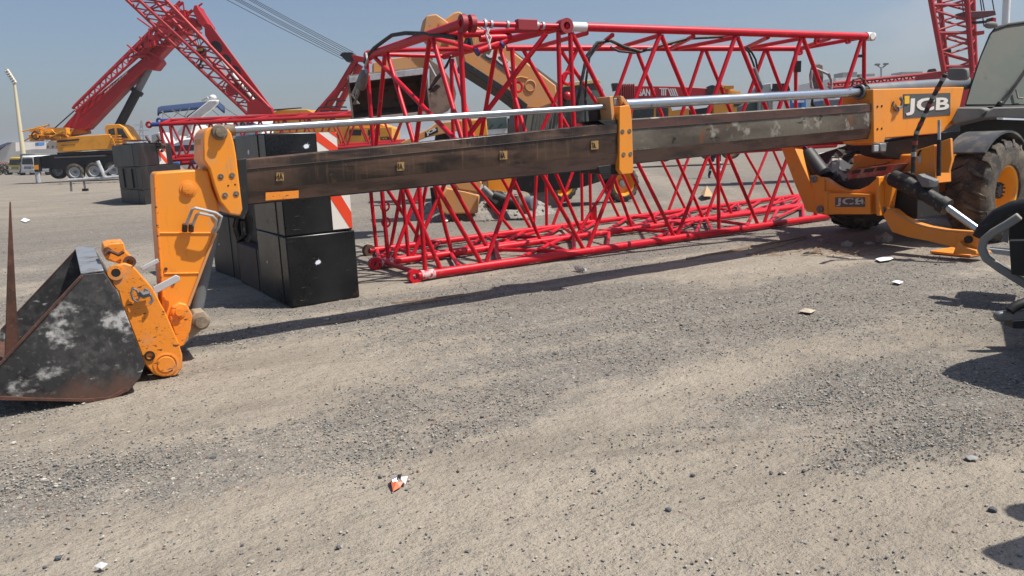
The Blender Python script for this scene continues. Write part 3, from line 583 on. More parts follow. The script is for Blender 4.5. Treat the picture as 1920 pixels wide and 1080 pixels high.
    MB().lathe(BP.at(217, 511, -.362), -n, [(.03, .0), (.028, .012)], 20).build('hole', M['black'], c1)
    tb = plate(BP, [(195, 461), (207, 457), (232, 455), (236, 473), (246, 480), (254, 492), (250, 500), (222, 494), (200, 488), (194, 478)], -.3, .3, 'top_bracket', M['orange_worn'])
    MB().path([BP.at(*q, -.33) for q in [(196, 478), (203, 470), (214, 474), (222, 478), (232, 472)]], .012).build('cable_tie', M['rust'], tb)
    MB().lathe(BP.at(243, 490, -.3), -n, [(.04, 0), (.04, .03), (.02, .03), (.02, 0)], 16).build('lug', M['rust'], tb)
    MB().lathe(BP.at(201, 470, -.3), -n, [(.026, 0), (.026, .015), (.012, .016)], 14).build('bolt', M['rust'], tb)
    fit = MB()
    for q, w_ in (([(248, 540), (256, 544), (262, 556), (258, 566), (250, 562), (246, 550), (250, 538)], .008), ([(262, 546), (268, 552), (280, 549)], .02), ([(258, 552), (270, 556), (283, 553), (286, 563), (280, 570)], .011), ([(272, 541), (280, 546), (278, 556), (270, 552), (272, 541)], .007)):
        fit.path([BP.at(*z, -.40) for z in q], w_)
    fit.build('hydraulic_fitting', M['gray'], c1)
    for q in ([(287, 539), (330, 516), (337, 519), (338, 526), (298, 548), (288, 552)], [(262, 502), (296, 485), (299, 492), (268, 508)]):
        plate(BP, q, -.1, .03, 'link_lever', M['lightgray'], c1, .004)
    # bucket
    prof = [(-30, 748), (-30, 712), (152, 515), (195, 511), (222, 552), (264, 660), (272, 683), (263, 708), (243, 732), (210, 748), (167, 753), (80, 751)]
    side = plate(BP, prof, -.61, .03, 'bucket', M['bucket'], bevel=.004)
    MB().prism(BP.poly(prof, -.61), n*.03).v
    W = 1.60
    far = [p+n*W for p in BP.poly(prof, -.61)]
    MB().prism(far, n*.03).build('far_side_plate', M['bucket'], side, .004)
    edge = BP.poly(prof[3:]+prof[:1], -.585); sh = MB(); inn = []
    cen = sum(edge, Vector())/len(edge)
    for p in edge: inn.append(p+(cen-p).normalized()*.025)
    k = len(edge); vs = edge+inn+[p+n*(W-.02) for p in edge]+[p+n*(W-.02) for p in inn]; fs = []
    for i in range(k-1): fs += [[i, i+1, 2*k+i+1, 2*k+i], [k+i+1, k+i, 3*k+i, 3*k+i+1]]
    fs += [[0, 2*k, 3*k, k], [k-1, 2*k-1, 4*k-1, 3*k-1]]
    sh.add(vs, fs).build('shell', M['bucket'], side)
    # bent spill plate along the top, scraped cutting edges
    tp = BP.poly([(152, 517), (195, 511)], -.61); tpz = Vector((0, 0, .008))
    MB().prism([tp[0]+tpz, tp[1]+tpz, tp[1]+n*(W+.03)+tpz, tp[0]+n*(W+.03)+tpz], (0, 0, .012)).build('spill_plate', mat('scraped_steel', (.26, .275, .29), .45, .3, layers=[((.1, .08, .07), 6, .5, .65, (1, 1, 1), .8, .7)]), side, .003)
    e0, e1 = BP.at(-30, 712, -.62), BP.at(152, 515, -.62)
    for q, nm in ((0, 'side_cutting_edge'), (W+.01, 'side_cutting_edge')):
        v = (e1-e0).normalized(); pr = Vector((v.z*-1*0, 0, 0)); dn = (BP.at(160, 525, -.62)-BP.at(150, 515, -.62)); dn = (dn-v*dn.dot(v)).normalized()
        MB().prism([e0+n*q, e1+n*q, e1+dn*.016+n*q, e0+dn*.016+n*q], n*.03).build(nm, M['rust'], side, .003)
    b0, b1 = BP.at(-30, 752, -.62), BP.at(215, 752, -.62)
    MB().prism(BP.poly([(-30, 741), (60, 746), (160, 748), (205, 744), (238, 726), (243, 732), (210, 749), (167, 754), (80, 752), (-30, 750)], -.616), n*.008).build('wear_strip', M['rust'], side, .002)
    MB().prism([BP.at(-30, 743, -.58), BP.at(40, 747, -.58), BP.at(40, 747, -.58)+n*W*.97, BP.at(-30, 743, -.58)+n*W*.97], (0, 0, .03)).build('cutting_edge', M['rust'], side, .004)
    # hoses at the back of the headstock
    for k_, q in enumerate(([(446, 400), (440, 425), (447, 450), (458, 440), (455, 415)], [(460, 395), (470, 410), (472, 435), (462, 452)])):
        MB().path([BP.at(*z, .25) for z in q], .02).build('hose', M['rubber'], T)
    # ---------------- front stabilizers
    Pf = lambda pts, off, th, name, mt, par=T, bevel=.008: MB().prism(SF.poly(pts, off), SF.n*th).build(name, mt, par, bevel)
    Pf([(1519, 330), (1545, 334), (1562, 346), (1575, 353), (1590, 357), (1610, 356), (1628, 348), (1645, 333), (1646, 401), (1531, 401), (1524, 370)], .0, .12, 'front_plate', M['orange'])
    jp = Pf([(1550, 362), (1631, 364), (1632, 402), (1551, 402)], -.1, .1, 'name_plate', M['orange'], bevel=.012)
    MB().prism(SF.poly([(1566, 370), (1622, 370), (1622, 388), (1566, 388)], -.104), -SF.n*.002).build('worn_sticker', M['sign_gray'], jp)
    a = SF.at(1567, 387, -.108); b = SF.at(1621, 387.2, -.108)
    text('plate_lettering', 'JCB', a, b-a, (0, 0, 1), SF.at(1567, 371, -.108).z-a.z, mat('worn_letters', (.5, .47, .42), .6, layers=[((.06, .06, .06), 30, .54, .58, (1, 1, 1), 1, .6)]), jp, .02, .004, (b-a).length)
    Pf([(1543, 358), (1551, 361), (1551, 404), (1546, 403)], -.12, .22, 'gusset', M['orange'])
    Pf([(1642, 331), (1648, 332), (1649, 405), (1643, 404)], -.14, .2, 'gusset', M['orange'])
    Pf([(1648, 333), (1668, 324), (1676, 330), (1675, 340), (1666, 396), (1657, 404), (1648, 403)], -.02, .12, 'leg_hinge', M['orange'])
    Pf([(1519, 330), (1530, 328), (1545, 336), (1547, 401), (1531, 401), (1528, 360)], -.03, .03, 'leg_hinge', M['orange'])
    for cx, cy in ((1667, 333), (1653, 393), (1538, 392), (1526, 336)):
        MB().lathe(SF.at(cx, cy, -.04), -SF.n, [(.05, -.02), (.05, .02), (.028, .03), (.028, .05)], 18).build('hinge_pin', M['gray'], T)
    Pf([(1464, 276), (1488, 272), (1502, 305), (1520, 345), (1534, 400), (1512, 397), (1490, 345)], .02, .16, 'raised_stabilizer', M['orange'])
    rs = MB().tube(SF.at(1490, 265, .3), SF.at(1517, 296, .3), .075, 16).build('stabilizer_rod', M['chrome'], T)
    MB().tube(SF.at(1512, 290, .28), SF.at(1546, 335, .2), .135, 16).build('stabilizer_cylinder', M['black'], T)
    # folded tarpaulin and clutter behind the plate
    tv = []; tf = []; gx, gy = 12, 7
    for j in range(gy):
        for i in range(gx):
            q = SF.at(1532+i*7, 336-j*6.5+6*math.sin(i*.9)+(i-6)**2*.25, .2+j*.16); tv.append(q+Vector((0, 0, .05*random.uniform(-1, 1))))
    for j in range(gy-1):
        for i in range(gx-1): tf.append([j*gx+i, j*gx+i+1, (j+1)*gx+i+1, (j+1)*gx+i])
    o = MB().add(tv, tf).build('loose_cover', mat('tarpaulin', (.035, .035, .04), .8, layers=[((.3, .27, .22), 2.6, .54, .58, (1, 1, 1), 1, .9)]), T); s_ = o.modifiers.new('th', 'SOLIDIFY'); s_.thickness = .03
    Pf([(1536, 345), (1650, 330), (1700, 322), (1720, 330), (1720, 410), (1640, 412), (1540, 402)], .16, .5, 'chassis_nose', M['dark'])
    Pf([(1500, 300), (1620, 262), (1700, 262), (1700, 330), (1640, 345), (1560, 345)], 1.4, .3, 'chassis_block', M['dark'])
    dk = Pf([(1587, 325), (1606, 316), (1684, 307), (1672, 322), (1660, 330), (1590, 337)], .2, .5, 'deck_step', M['reddeck'])
    for q in ([(1599, 320), (1614, 318), (1612, 324), (1597, 326)], [(1622, 317), (1640, 315), (1636, 322), (1618, 324)], [(1645, 314), (1664, 312), (1660, 319), (1642, 321)]):
        MB().prism(SF.poly(q, .195), SF.n*.01).build('step_hole', M['black'], dk)
    Pf([(1577, 334), (1592, 318), (1631, 281), (1662, 285), (1673, 300), (1658, 308), (1606, 316), (1590, 340)], .75, .05, 'side_frame', M['orange'])
    Pf([(1640, 345), (1686, 312), (1712, 288), (1718, 296), (1718, 330), (1690, 332), (1668, 345), (1650, 350)], .45, .05, 'side_frame', M['orange'])
    cv = Pf([(1714, 283), (1752, 271), (1754, 344), (1736, 335), (1714, 330)], -.02, .35, 'side_cover', M['orange'])
    Pf([(1756, 268), (1782, 259), (1784, 300), (1778, 324), (1757, 324)], .0, .05, 'side_cover', M['orange'])
    MB().path([SF.at(*q, -.03) for q in [(1721, 292), (1724, 284), (1728, 281)]], .012).build('handle', M['dark'], cv)
    MB().prism(SF.poly([(1721, 293), (1727, 292), (1727, 305), (1722, 306)], -.028), SF.n*.006).build('lock', M['lightgray'], cv)
    MB().tube(SF.at(1761, 225, -.2), SF.at(1761, 262, -.2), .018, 8).build('safety_prop', M['lightgray'], T)
    MB().tube(SF.at(1761, 262, -.2), SF.at(1760, 330, -.2), .026, 8).build('safety_prop', M['dark'], T)
    # near leg down on its pad
    lg = Pf([(1655, 403), (1664, 390), (1676, 393), (1690, 405), (1712, 417), (1740, 425), (1775, 431), (1833, 435), (1838, 452), (1838, 478), (1820, 478), (1812, 470), (1740, 452), (1700, 444), (1672, 435)], -.06, .13, 'stabilizer_leg', M['orange'])
    MB().path([SF.at(*q, -.07) for q in [(1664, 391), (1690, 406), (1712, 418), (1740, 426), (1775, 432), (1830, 436)]], .014).build('leg_flange', M['orange_pale'], lg)
    Pf([(1790, 466), (1797, 452), (1806, 462), (1830, 470), (1830, 477), (1786, 476)], -.14, .25, 'pad_gusset', M['orange'], lg)
    c = G(1812, 478); MB().box(c+Vector((0, .12, .02)), .5, .5, .03, math.atan2(-.86, .51)).build('foot_pad', M['orange_worn'], lg, .006)
    MB().lathe(SF.at(1817, 449, -.06), -SF.n, [(.045, 0), (.045, .03), (.02, .035)], 16).build('foot_pin', M['dark'], lg)
    MB().tube(SF.at(1676, 334, -.05), SF.at(1735, 362, -.2), .105, 18).build('cylinder_mount', M['dark'], T)
    cyb = MB().tube(SF.at(1700, 343, -.2), SF.at(1768, 384, -.2), .088, 20).build('leg_cylinder', M['rubber'], T)
    MB().prism(SF.poly([(1716, 330), (1722, 326), (1744, 340), (1740, 352), (1728, 350)], -.3), SF.n*.2).build('valve_block', M['gray'], cyb, .01)
    MB().tube(SF.at(1764, 381.5, -.2), SF.at(1776, 389, -.2), .105, 18).build('gland', M['rubber'], cyb)
    MB().tube(SF.at(1772, 386, -.2), SF.at(1836, 432, -.12), .042, 14).build('cylinder_rod', M['chrome'], cyb)
    # lamp, striped guide pole, mirrors
    lm = MB().box(BP.at(1648, 277, -.3), .16, .12, .12, R(35)).build('work_lamp', M['gray'], T, .02)
    MB().box(BP.at(1642, 278, -.37), .1, .02, .08, R(35)).build('lens', M['lightgray'], lm, .005)
    pts = [(1773, 139), (1757, 168), (1743, 194), (1730, 224), (1718, 250), (1713, 285), (1712, 325)]; pp = [SF.at(*q, -.45) for q in pts]
    po = MB().path(pp, .026, 10).build('guide_pole', M['rubber'], T)
    for i in range(9):
        a0 = i/9*5.4+.2; q = lambda f: pp[min(int(f), 5)].lerp(pp[min(int(f), 5)+1], f-int(f)); MB().tube(q(a0), q(min(a0+.22, 5.9)), .03, 10).build('band', mat('band%d' % i, (.25, .04, .03) if i % 2 else (.3, .3, .28), .6), po)
    # ---------------- wheel
    ax = Vector((.54, -.84, 0)).normalized(); wc = SF.at(1856, 346, .35); wc = Vector((6.60, 10.30, .70))
    wh = wheel(T, wc, ax, .70, .26, .34, rmm=M['rim'])
    # arch and dusty fenders
    arch = MB(); vs = []; fs = []; mmn = 16
    for i in range(mmn+1):
        a = R(138)-R(138-30)*i/mmn; d = Vector((-ax.y, ax.x, 0))*(-1); d = Vector((.84, .54, 0)); p = wc+(d*math.cos(a)+Vector((0, 0, 1))*math.sin(a))*.80
        q = wc+(d*math.cos(a)+Vector((0, 0, 1))*math.sin(a))*.77
        vs += [p+ax*.20, p-ax*.30, q-ax*.30, q+ax*.20]
        if i: k = 4*i; fs += [[k-4+j, k-4+(j+1) % 4, k+(j+1) % 4, k+j] for j in range(4)]
    fs += [[0, 1, 2, 3], [4*mmn, 4*mmn+1, 4*mmn+2, 4*mmn+3][::-1]]
    arch.add(vs, fs).build('mudguard', mat('mudguard_plastic', (.05, .055, .06), .5, layers=[(dust, 4, .5, .7, (1, 1, 1), .4, .8)]), T)
    CF = Frame((7.0, 11.15), (1, -.06)); FF = Frame((7.0, 10.75), (1, -.1))
    def Pc(fr, pts, off, th, name, mt, par=T, bv=.01, lean=0):
        v = [fr.at(x, y, off+lean*(200-y)/155) for x, y in pts]; return MB().prism(v, Vector((.66, .75, 0))*th).build(name, mt, par, bv)
    Pc(FF, [(1783, 226), (1796, 201), (1840, 201), (1850, 206), (1838, 222), (1790, 234)], 0, .5, 'fender_panel', M['plastic'], bv=.02)
    Pc(FF, [(1842, 222), (1852, 208), (1862, 201), (2010, 198), (2010, 226), (1862, 220)], -.1, .6, 'fender_panel', M['plastic'], bv=.02)
    Pc(FF, [(1800, 236), (1850, 224), (2010, 228), (2010, 330), (1800, 310)], .75, .4, 'engine_bay', M['dark'])
    gp = [(1811, 196), (1821, 163), (1839, 108), (1857, 66), (1869, 52), (1890, 47), (2020, 28), (2020, 196)]
    cb = Pc(CF, [(1808, 199), (1818, 163), (1836, 108), (1854, 64), (1866, 49), (1890, 43), (2024, 22), (2024, 201)], .03, 1.5, 'cab', mat('cab_body', (.05, .055, .05), .6), bv=.02, lean=.42)
    Pc(CF, gp, -.01, .03, 'windscreen', M['glass_dusty'], cb, .004, .42)
    Pc(CF, [(1862, 51), (1890, 43), (2030, 22), (2030, 28), (1890, 48), (1866, 56)], -.03, 1.6, 'cab_roof', M['black'], cb, .01, .42)
    Pc(CF, [(1806, 199), (2020, 197), (2020, 202), (1806, 204)], -.06, .1, 'seal', M['black'], cb)
    Lc = lambda x, y, o=-.05: CF.at(x, y, o+.42*(200-y)/155)
    wp = MB(); wp.path([Lc(*q) for q in [(1872, 197), (1880, 185), (1905, 155), (1935, 112)]], .014); wp.path([Lc(*q) for q in [(1879, 197), (1900, 168), (1922, 136)]], .012); wp.ball(Lc(1875, 195, -.08), .045)
    wp.build('wiper', M['black'], cb)
    MB().path([Lc(*q) for q in [(1905, 168), (1909, 184), (1918, 184)]], .012).build('grab_bracket', M['gray'], cb)
    MB().ball(Lc(1858, 47, -.28), .085, 14, 9, (1.15, .5, .6)).build('roof_lamp', M['plastic'], cb)
    vs = []
    for q in range(24):
        a = 2*math.pi*q/24; vs.append((1794+19*math.copysign(abs(math.cos(a))**.5, math.cos(a)), 139+12*math.copysign(abs(math.sin(a))**.5, math.sin(a))))
    mi = MB().prism(SF.poly(vs, .0), SF.n*.07).build('mirror', M['plastic'], T, .015)
    MB().path([SF.at(*q, .05) for q in [(1776, 140), (1774, 138)]], .02).build('mirror_arm', M['black'], mi)
    # mirror on the far side: tall dark shield on a bent tube
    bf = Frame(tuple(SF.at(1530, 150, 1.0).xy), (1, .1))
    mr = MB().prism(bf.poly([(1525, 165), (1523, 140), (1527, 122), (1536, 118), (1544, 121), (1545, 145), (1541, 166)]), bf.n*.12).build('mirror', M['plastic'], T, .02)
    MB().path(bf.poly([(1523, 166), (1520, 150), (1523, 134), (1530, 129), (1542, 134), (1553, 139), (1559, 150), (1558, 168)], -.03), .022).build('mirror_arm', M['lightgray'], mr)
    MB().path(bf.poly([(1523, 186), (1523, 196), (1528, 201)], -.03), .02).build('mirror_arm', M['black'], mr)
    # rear wheels, chassis body (mostly beyond the frame)
    Z = Vector((0, 0, 1)); F = Vector((.86, .51, 0)); Sd = Vector((.51, -.86, 0)); o = Vector((4.66, 10.3, 0))
    MB().box(o+F*2.9+Z*.95, 4.2, 1.0, .55, (F, Sd, Z)).build('chassis', M['orange'], T, .03)
    wheel(T, o+F*4.6+Sd*.95+Z*.7, Sd, .70, .24, .34); wheel(T, o+F*4.6-Sd*.95+Z*.7, -Sd, .70, .24, .34); wheel(T, o+F*1.75-Sd*1.0+Z*.7, -Sd, .70, .24, .34)
def wheel(T, c, ax, R_, hw, rim, name='wheel', far=False, tm=None, rmm=None, lugs=True):
    tm = tm or M['tyre']; rmm = rmm or M['orange']; ax = Vector(ax).normalized(); s = R_/.70
    prof = [(rim, hw*.9), (rim*1.04, hw*.98), (R_*.70, hw*1.05), (R_*.88, hw*.98), (R_*.945, hw*.82), (R_*.955, 0), (R_*.945, -hw*.82), (R_*.88, -hw*.98), (R_*.70, -hw*1.05), (rim*1.04, -hw*.98), (rim, -hw*.9)]
    t = MB().lathe(c, ax, prof, 48 if not far else 28, hole=True)
    if lugs:
        u = Vector((0, 0, 1)); v = ax.cross(u).normalized(); n = 18
        for i in range(n):
            for sgn in (1, -1):
                a = 2*math.pi*(i+(.5 if sgn < 0 else 0))/n; pts_in = []; pts_out = []
                for (da, h, r) in ((-.02, .02, R_*.945), (.22, hw*.86, R_*.93), (.30, hw*1.0, R_*.82), (.40, hw*1.0, R_*.82), (.33, hw*.86, R_*.93), (.12, .02, R_*.945)):
                    aa = a+da*.8; d = u*math.cos(aa)+v*math.sin(aa); lift = R_*(.055 if r > R_*.9 else .03)
                    pts_in.append(c+d*r+ax*h*sgn); pts_out.append(c+d*(r+lift)+ax*h*sgn*1.015)
                k = 6; t.add(pts_in+pts_out, [[j, (j+1) % k, k+(j+1) % k, k+j] for j in range(k)]+[list(range(k, 2*k))])
    w_ = t.build('tyre', tm, T)
    rm = MB().lathe(c, ax, [(rim*1.03, hw*.96), (rim*1.03, hw*.90), (rim*.93, hw*.84), (rim*.86, hw*.35), (rim*.80, hw*.1), (rim*.36, hw*.02), (rim*.34, hw*.32), (rim*.30, hw*.42), (rim*.1, hw*.45), (0.001, hw*.45)], 40, hole='front').build('rim', rmm, w_)
    hb = MB(); hb.lathe(c+ax*hw*.3, ax, [(rim*.33, 0), (rim*.33, hw*.25), (rim*.2, hw*.3)], 20)
    if not far:
        for i in range(10):
            a = 2*math.pi*i/10; u = Vector((0, 0, 1)); v = ax.cross(u); hb.tube(c+(u*math.cos(a)+v*math.sin(a))*rim*.27+ax*hw*.4, c+(u*math.cos(a)+v*math.sin(a))*rim*.27+ax*hw*.68, .014*s, 6)
    hb.build('hub', M['dark'] if not far else M['gray'], w_)
    return w_
telehandler()
# steel tine standing in the bucket
def tine():
    b = BP.at(22, 672, .25); t = BP.at(19, 378, .25); d = BP.d*.045
    tag(MB().add([b-d, b+d, b+d+BP.n*.06, b-d+BP.n*.06, t-d*.1, t+d*.1, t+d*.1+BP.n*.01, t+BP.n*.01-d*.1],
        [[3, 2, 1, 0], [4, 5, 6, 7], [0, 1, 5, 4], [1, 2, 6, 5], [2, 3, 7, 6], [3, 0, 4, 7]]).build('fork_tine', M['rust'], bevel=.004), 'tall pointed rusty fork tine standing upright in the black bucket', 'fork tine')
tine()
# ------------------------------------------------------------- counterweights
def block(name, label, a, b, c, z0, z1, mt, group, spots=(), chev=None, bevel=.015, mt_left=None):
    """a = left, b = near corner, c = right (ground points); a box between z0 and z1"""
    d = a+(c-b); P4 = [Vector((p.x, p.y, z0)) for p in (a, b, c, d)]
    T = thing(name, label, 'counterweight', P4[1], group)
    MB().prism(P4, (0, 0, z1-z0)).build('body', mt, T, bevel)
    rn = Vector(((c-b).y, -(c-b).x, 0)).normalized(); ln = Vector(((b-a).y, -(b-a).x, 0)).normalized(); Z = Vector((0, 0, 1))
    R3 = lambda u, v: Vector((b.x, b.y, 0)).lerp(Vector((c.x, c.y, 0)), u)+Z*(z0+(z1-z0)*v)
    L3 = lambda u, v: Vector((a.x, a.y, 0)).lerp(Vector((b.x, b.y, 0)), u)+Z*(z0+(z1-z0)*v)
    MB().path([L3(.78, .01)+ln*.002, L3(.78, .99)+ln*.002], .006, 6).build('weld_seam', M['dark'], T)
    for f, u, v, r in spots:
        q = (R3 if f == 'r' else L3)(u, v); nn = rn if f == 'r' else ln; ud = (c-b if f == 'r' else b-a).normalized(); sp = MB()
        pts = []
        for i in range(90):
            an = 2*math.pi*i/90; rr = r*(.55+.12*math.sin(an*2+1)+abs(random.gauss(0, .22))*(1 if i % 2 else .15)); pts.append(q+nn*.002+ud*rr*math.cos(an)+Z*rr*math.sin(an))
        sp.prism(pts, nn*.0015)
        sp.build('spray_mark', M['spray'], T, smooth=False)
    if chev:
        u0_, u1_, v0_, v1_ = chev; ch = MB().prism([R3(u0_, v0_)+rn*.002, R3(u1_, v0_)+rn*.002, R3(u1_, v1_)+rn*.002, R3(u0_, v1_)+rn*.002], rn*.003).build('warning_board', M['sign_white'], T)
        U = lambda s_, t_: R3(u0_+(u1_-u0_)*s_, v0_+(v1_-v0_)*t_)+rn*.0055
        MB().prism([U(0, .62), U(0, 1), U(.12, 1), U(1, .32), U(1, 0), U(.86, 0)], rn*.0015).build('red_stripe', M['sign_red'], ch)
        MB().prism([U(.62, 1), U(.95, 1), U(1, .94), U(1, .74)], rn*.0015).build('red_stripe', M['sign_red'] , ch)
    return T
cg = 'black steel counterweight blocks stacked behind the boom tip'
A_, B_, C_ = G(493, 551), G(548, 578), G(675, 557)
C2 = B_.lerp(C_, .97)
block('counterweight', 'lowest black block of the near stack, sprayed white mark on its face', A_, B_, C_, 0, .735, M['cw'], cg, (('r', .42, .60, .04), ('l', .3, .55, .022)))
block('counterweight', 'black block just under the boom in the near stack with red and white warning board', A_, B_, C2, .74, 1.30, M['cw'], cg, (('r', .45, .86, .035),), chev=(.70, .995, .04, .97))
block('counterweight', 'top black block of the near stack above the rusty boom', A_+Vector((-.14, .02, 0)), B_+Vector((-.12, .03, 0)), C2+Vector((-.1, .05, 0)), 1.305, 1.775, M['cw'], cg, (('r', .55, .70, .04), ('l', .45, .62, .04)), chev=(.70, .995, .50, .99))
A3, B3, C3 = G(404, 508), G(452, 526), G(508, 515)
block('counterweight', 'lower dark block of the far stack, seen behind the orange arm', A3, B3, C3, 0, .80, M['cw_gray'], cg, (('l', .3, .5, .02),))
block('counterweight', 'tall upper dark block of the far stack left of the boom headstock', A3, B3, C3, .805, 1.78, M['cw_gray'], cg)
D1, D2, D3 = G(452, 529), G(500, 552), G(545, 535)
o = block('counterweight', 'low dark base block bridging the two black stacks', D1, D2, D3, 0, .5, mat('rusty_black', (.03, .022, .02), .6, layers=[((.1, .05, .035), 5, .45, .6, (1, 1, 1), .8, .8)]), cg)
block('counterweight', 'upright dark block between the two stacks with coiled hoses in front', G(470, 522), G(500, 540), G(545, 525), .505, 1.55, M['dark'], cg)
# distant pile at the left
cg2 = 'dark gray counterweight blocks piled at the left'
E1, E2, E3 = G(229, 379), G(273, 384), G(345, 370)
block('counterweight', 'lowest gray block of the distant pile left of the arm', E1, E2, E3, 0, .48, M['cw_gray'], cg2)
blk = block('counterweight', 'slotted middle gray block of the distant pile left of the arm', E1, E2, E3, .485, 1.25, M['cw_gray'], cg2)
for u in (.25, .62):
    q = Vector((E1.x, E1.y, 0)).lerp(Vector((E2.x, E2.y, 0)), u); ln = Vector(((E2-E1).y, -(E2-E1).x, 0)).normalized()
    MB().box(q+Vector((0, 0, .86))+ln*.01, .10, .06, .66, math.atan2((E2-E1).y, (E2-E1).x)).build('slot', M['black'], blk)
E1t, E2t, E3t = E1+Vector((-.1, 0, 0)), E2, E3+Vector((-.25, 0, 0))
block('counterweight', 'top gray block of the distant pile with a small red and white board', E1t, E2t, E3t, 1.255, 2.0, M['cw_gray'], cg2, chev=(.55, .8, .05, .75))
# ------------------------------------------------------------- near lattice sections
def lattice(name, label, origin, chords, braces, mt, rb, group=None, lugs=(), extra=(), lugmat=None):
    T = thing(name, label, 'crane boom section', origin, group)
    for p, q, r in chords: MB().tube(p, q, r, 16).build('chord', mt, T)
    for p, q in braces: MB().tube(p, q, rb, 10).build('brace', mt, T)
    for c, ax, r in lugs:
        MB().lathe(Vector(c)-Vector(ax).normalized()*.035, ax, [(r*.45, 0), (r*.45, -.005), (r, 0), (r, .07), (r*.45, .075)], 20, hole=True).build('end_lug', lugmat or mt, T)
    return T
# upper section: near plane through its top chord, far plane behind
TOP = 2.95
def zat(px, py, z): return G(px, py, z)
n0, n1 = zat(1058, 49.5, TOP), zat(1625, 68.5, TOP)
UN = Frame(tuple(n0.xy), tuple((n1-n0).xy))
f0, f1 = zat(950, 90, TOP), zat(1497, 91, TOP)
UF = Frame(tuple(f0.xy), tuple((f1-f0).xy))
def drop(fr, x, y, x2, y2, z=1.42):
    """tube from pixel (x,y) through (x2,y2) on the plane, extended down to height z"""
    a, b = fr.at(x, y), fr.at(x2, y2); return a, a+(b-a)*((z-a.z)/(b.z-a.z))
br = [drop(UN, *q) for q in [(1047, 60, 1051, 240), (1069, 60, 1076, 240), (1072, 62, 1131, 182), (1237, 66, 1192, 183), (1240, 66, 1288, 182), (1378, 70, 1328, 212), (1383, 70, 1425, 175), (1502, 72, 1460, 205), (1506, 72, 1552, 196), (1616, 72, 1587, 160), (1620, 72, 1620, 156)]]
br += [drop(UF, *q) for q in [(1186, 92, 1160, 165), (1193, 92, 1228, 183), (1318, 93, 1290, 178), (1323, 93, 1356, 175), (1434, 95, 1405, 175), (1438, 95, 1470, 182), (1492, 92, 1492, 192), (1082, 92, 1000, 280), (978, 88, 1065, 240), (1050, 92, 1140, 225)]]
top = [((1024, 62), (954, 131)), ]
cr = [(UN.at(x, y), UF.at(x2, y2)) for x, y, x2, y2 in [(1148, 66, 1115, 92), (1300, 68, 1257, 91), (1237, 66, 1150, 92), (1440, 70, 1395, 91), (1380, 70, 1270, 91), (1502, 72, 1400, 91), (1555, 72, 1497, 92), (1618, 70, 1497, 92), (1100, 62, 1000, 90)]]
ch = [(n0, n1, .052), (f0, f1, .045), (Vector((n0.x, n0.y, 1.42)), Vector((n1.x, n1.y, 1.42)), .05), (Vector((f0.x, f0.y, 1.42)), Vector((f1.x, f1.y, 1.42)), .045)]
US = lattice('boom_section', 'large red lattice section on top of the pile, white lug at its right end', (n0+n1)/2*Vector((1, 1, 0)).length if False else Vector(((n0.x+n1.x)/2, (n0.y+n1.y)/2, 1.35)), ch, br+cr, M['red'], .030,
    'red lattice crane boom sections piled behind the telehandler boom')
wl = MB().tube(n1-UN.d*.02, n1+UN.d*.13, .062, 18); wl.tube(n1+UN.d*.05+UN.n*-.07, n1+UN.d*.05+UN.n*.07, .05, 16); wl.build('end_lug', M['white'], US)
MB().tube(n0+UN.d*.06, n0+UN.d*.30, .056, 18).build('white_paint_band', M['white'], US)
lg_ = MB().lathe(n0-UN.n*.07, UN.n, [(.045, 0), (.09, 0), (.09, .14), (.045, .14)], 22, hole=True); lg_.build('end_lug', mat('dark_red_lug', (.3, .02, .03), .6), US)
for x, y in ((1086, 147), (905, 163)): MB().ring(UN.at(1064, 147) if x > 1000 else UF.at(971, 163), UN.n, .07, .02).build('eye_ring', M['red'], US)
for fr, x, y in ((UN, 1532, 77), (UN, 1590, 76), (UF, 1500, 98)): MB().lathe(fr.at(x, y)-fr.n*.02, fr.n, [(.02, 0), (.05, 0), (.05, .04), (.02, .04)], 14, hole=True).build('small_lug', M['red'], US)
MB().box(UF.at(1495, 125), .1, .08, .18).build('latch', M['dark'], US)
MB().box(UN.at(1613, 105), .07, .04, .04).build('bracket', M['dark'], US)
# hoses draped over it
for r_, pts in ((.022, [(1072, 240), (1086, 175), (1100, 105), (1120, 80), (1145, 76), (1170, 88), (1200, 97), (1230, 88), (1290, 72), (1370, 68)]), (.016, [(1098, 205), (1099, 150), (1105, 108), (1122, 84)]), (.016, [(1145, 88), (1160, 96), (1190, 99), (1222, 90), (1260, 82)]), (.014, [(1395, 88), (1404, 98), (1412, 118), (1416, 130)]), (.014, [(1400, 88), (1410, 99), (1417, 112), (1420, 128)])):
    off = .35; MB().path([UN.at(x, y, off) for x, y in pts], r_, 8).build('hose', M['rubber'], US)
MB().path([UN.at(x, y, .3) for x, y in [(1412, 128), (1418, 145), (1425, 165), (1420, 172)]], .045, 10).build('hose_end', M['gray'], US)
# short upper section at the left, running away from the camera
v0, v1 = zat(868, 44, TOP), zat(692, 104, TOP); VL = Frame(tuple(v1.xy), tuple((v0-v1).xy))
w0 = n0-UN.d*.02; w1 = v1+(w0-v0)*.92
VR = Frame(tuple(w1.xy), tuple((w0-w1).xy))
br = [drop(VL, *q) for q in [(862, 50, 873, 262), (688, 118, 700, 275), (722, 98, 706, 262), (726, 100, 776, 268), (806, 70, 780, 268), (811, 70, 867, 263), (700, 105, 852, 260)]]
br += [drop(VR, *q) for q in [(930, 90, 902, 255), (938, 90, 985, 250), (846, 110, 850, 262), (848, 112, 890, 262), (960, 90, 970, 252)]]
br += [(UN.at(1024, 63), UN.at(872, 262, .4)), (v0, w0), (v0.lerp(v1, .33), w0.lerp(w1, .05)), (v0.lerp(v1, .33), w0.lerp(w1, .7)), (v0.lerp(v1, .8), w0.lerp(w1, .7)), (v0.lerp(v1, .95), w1)]
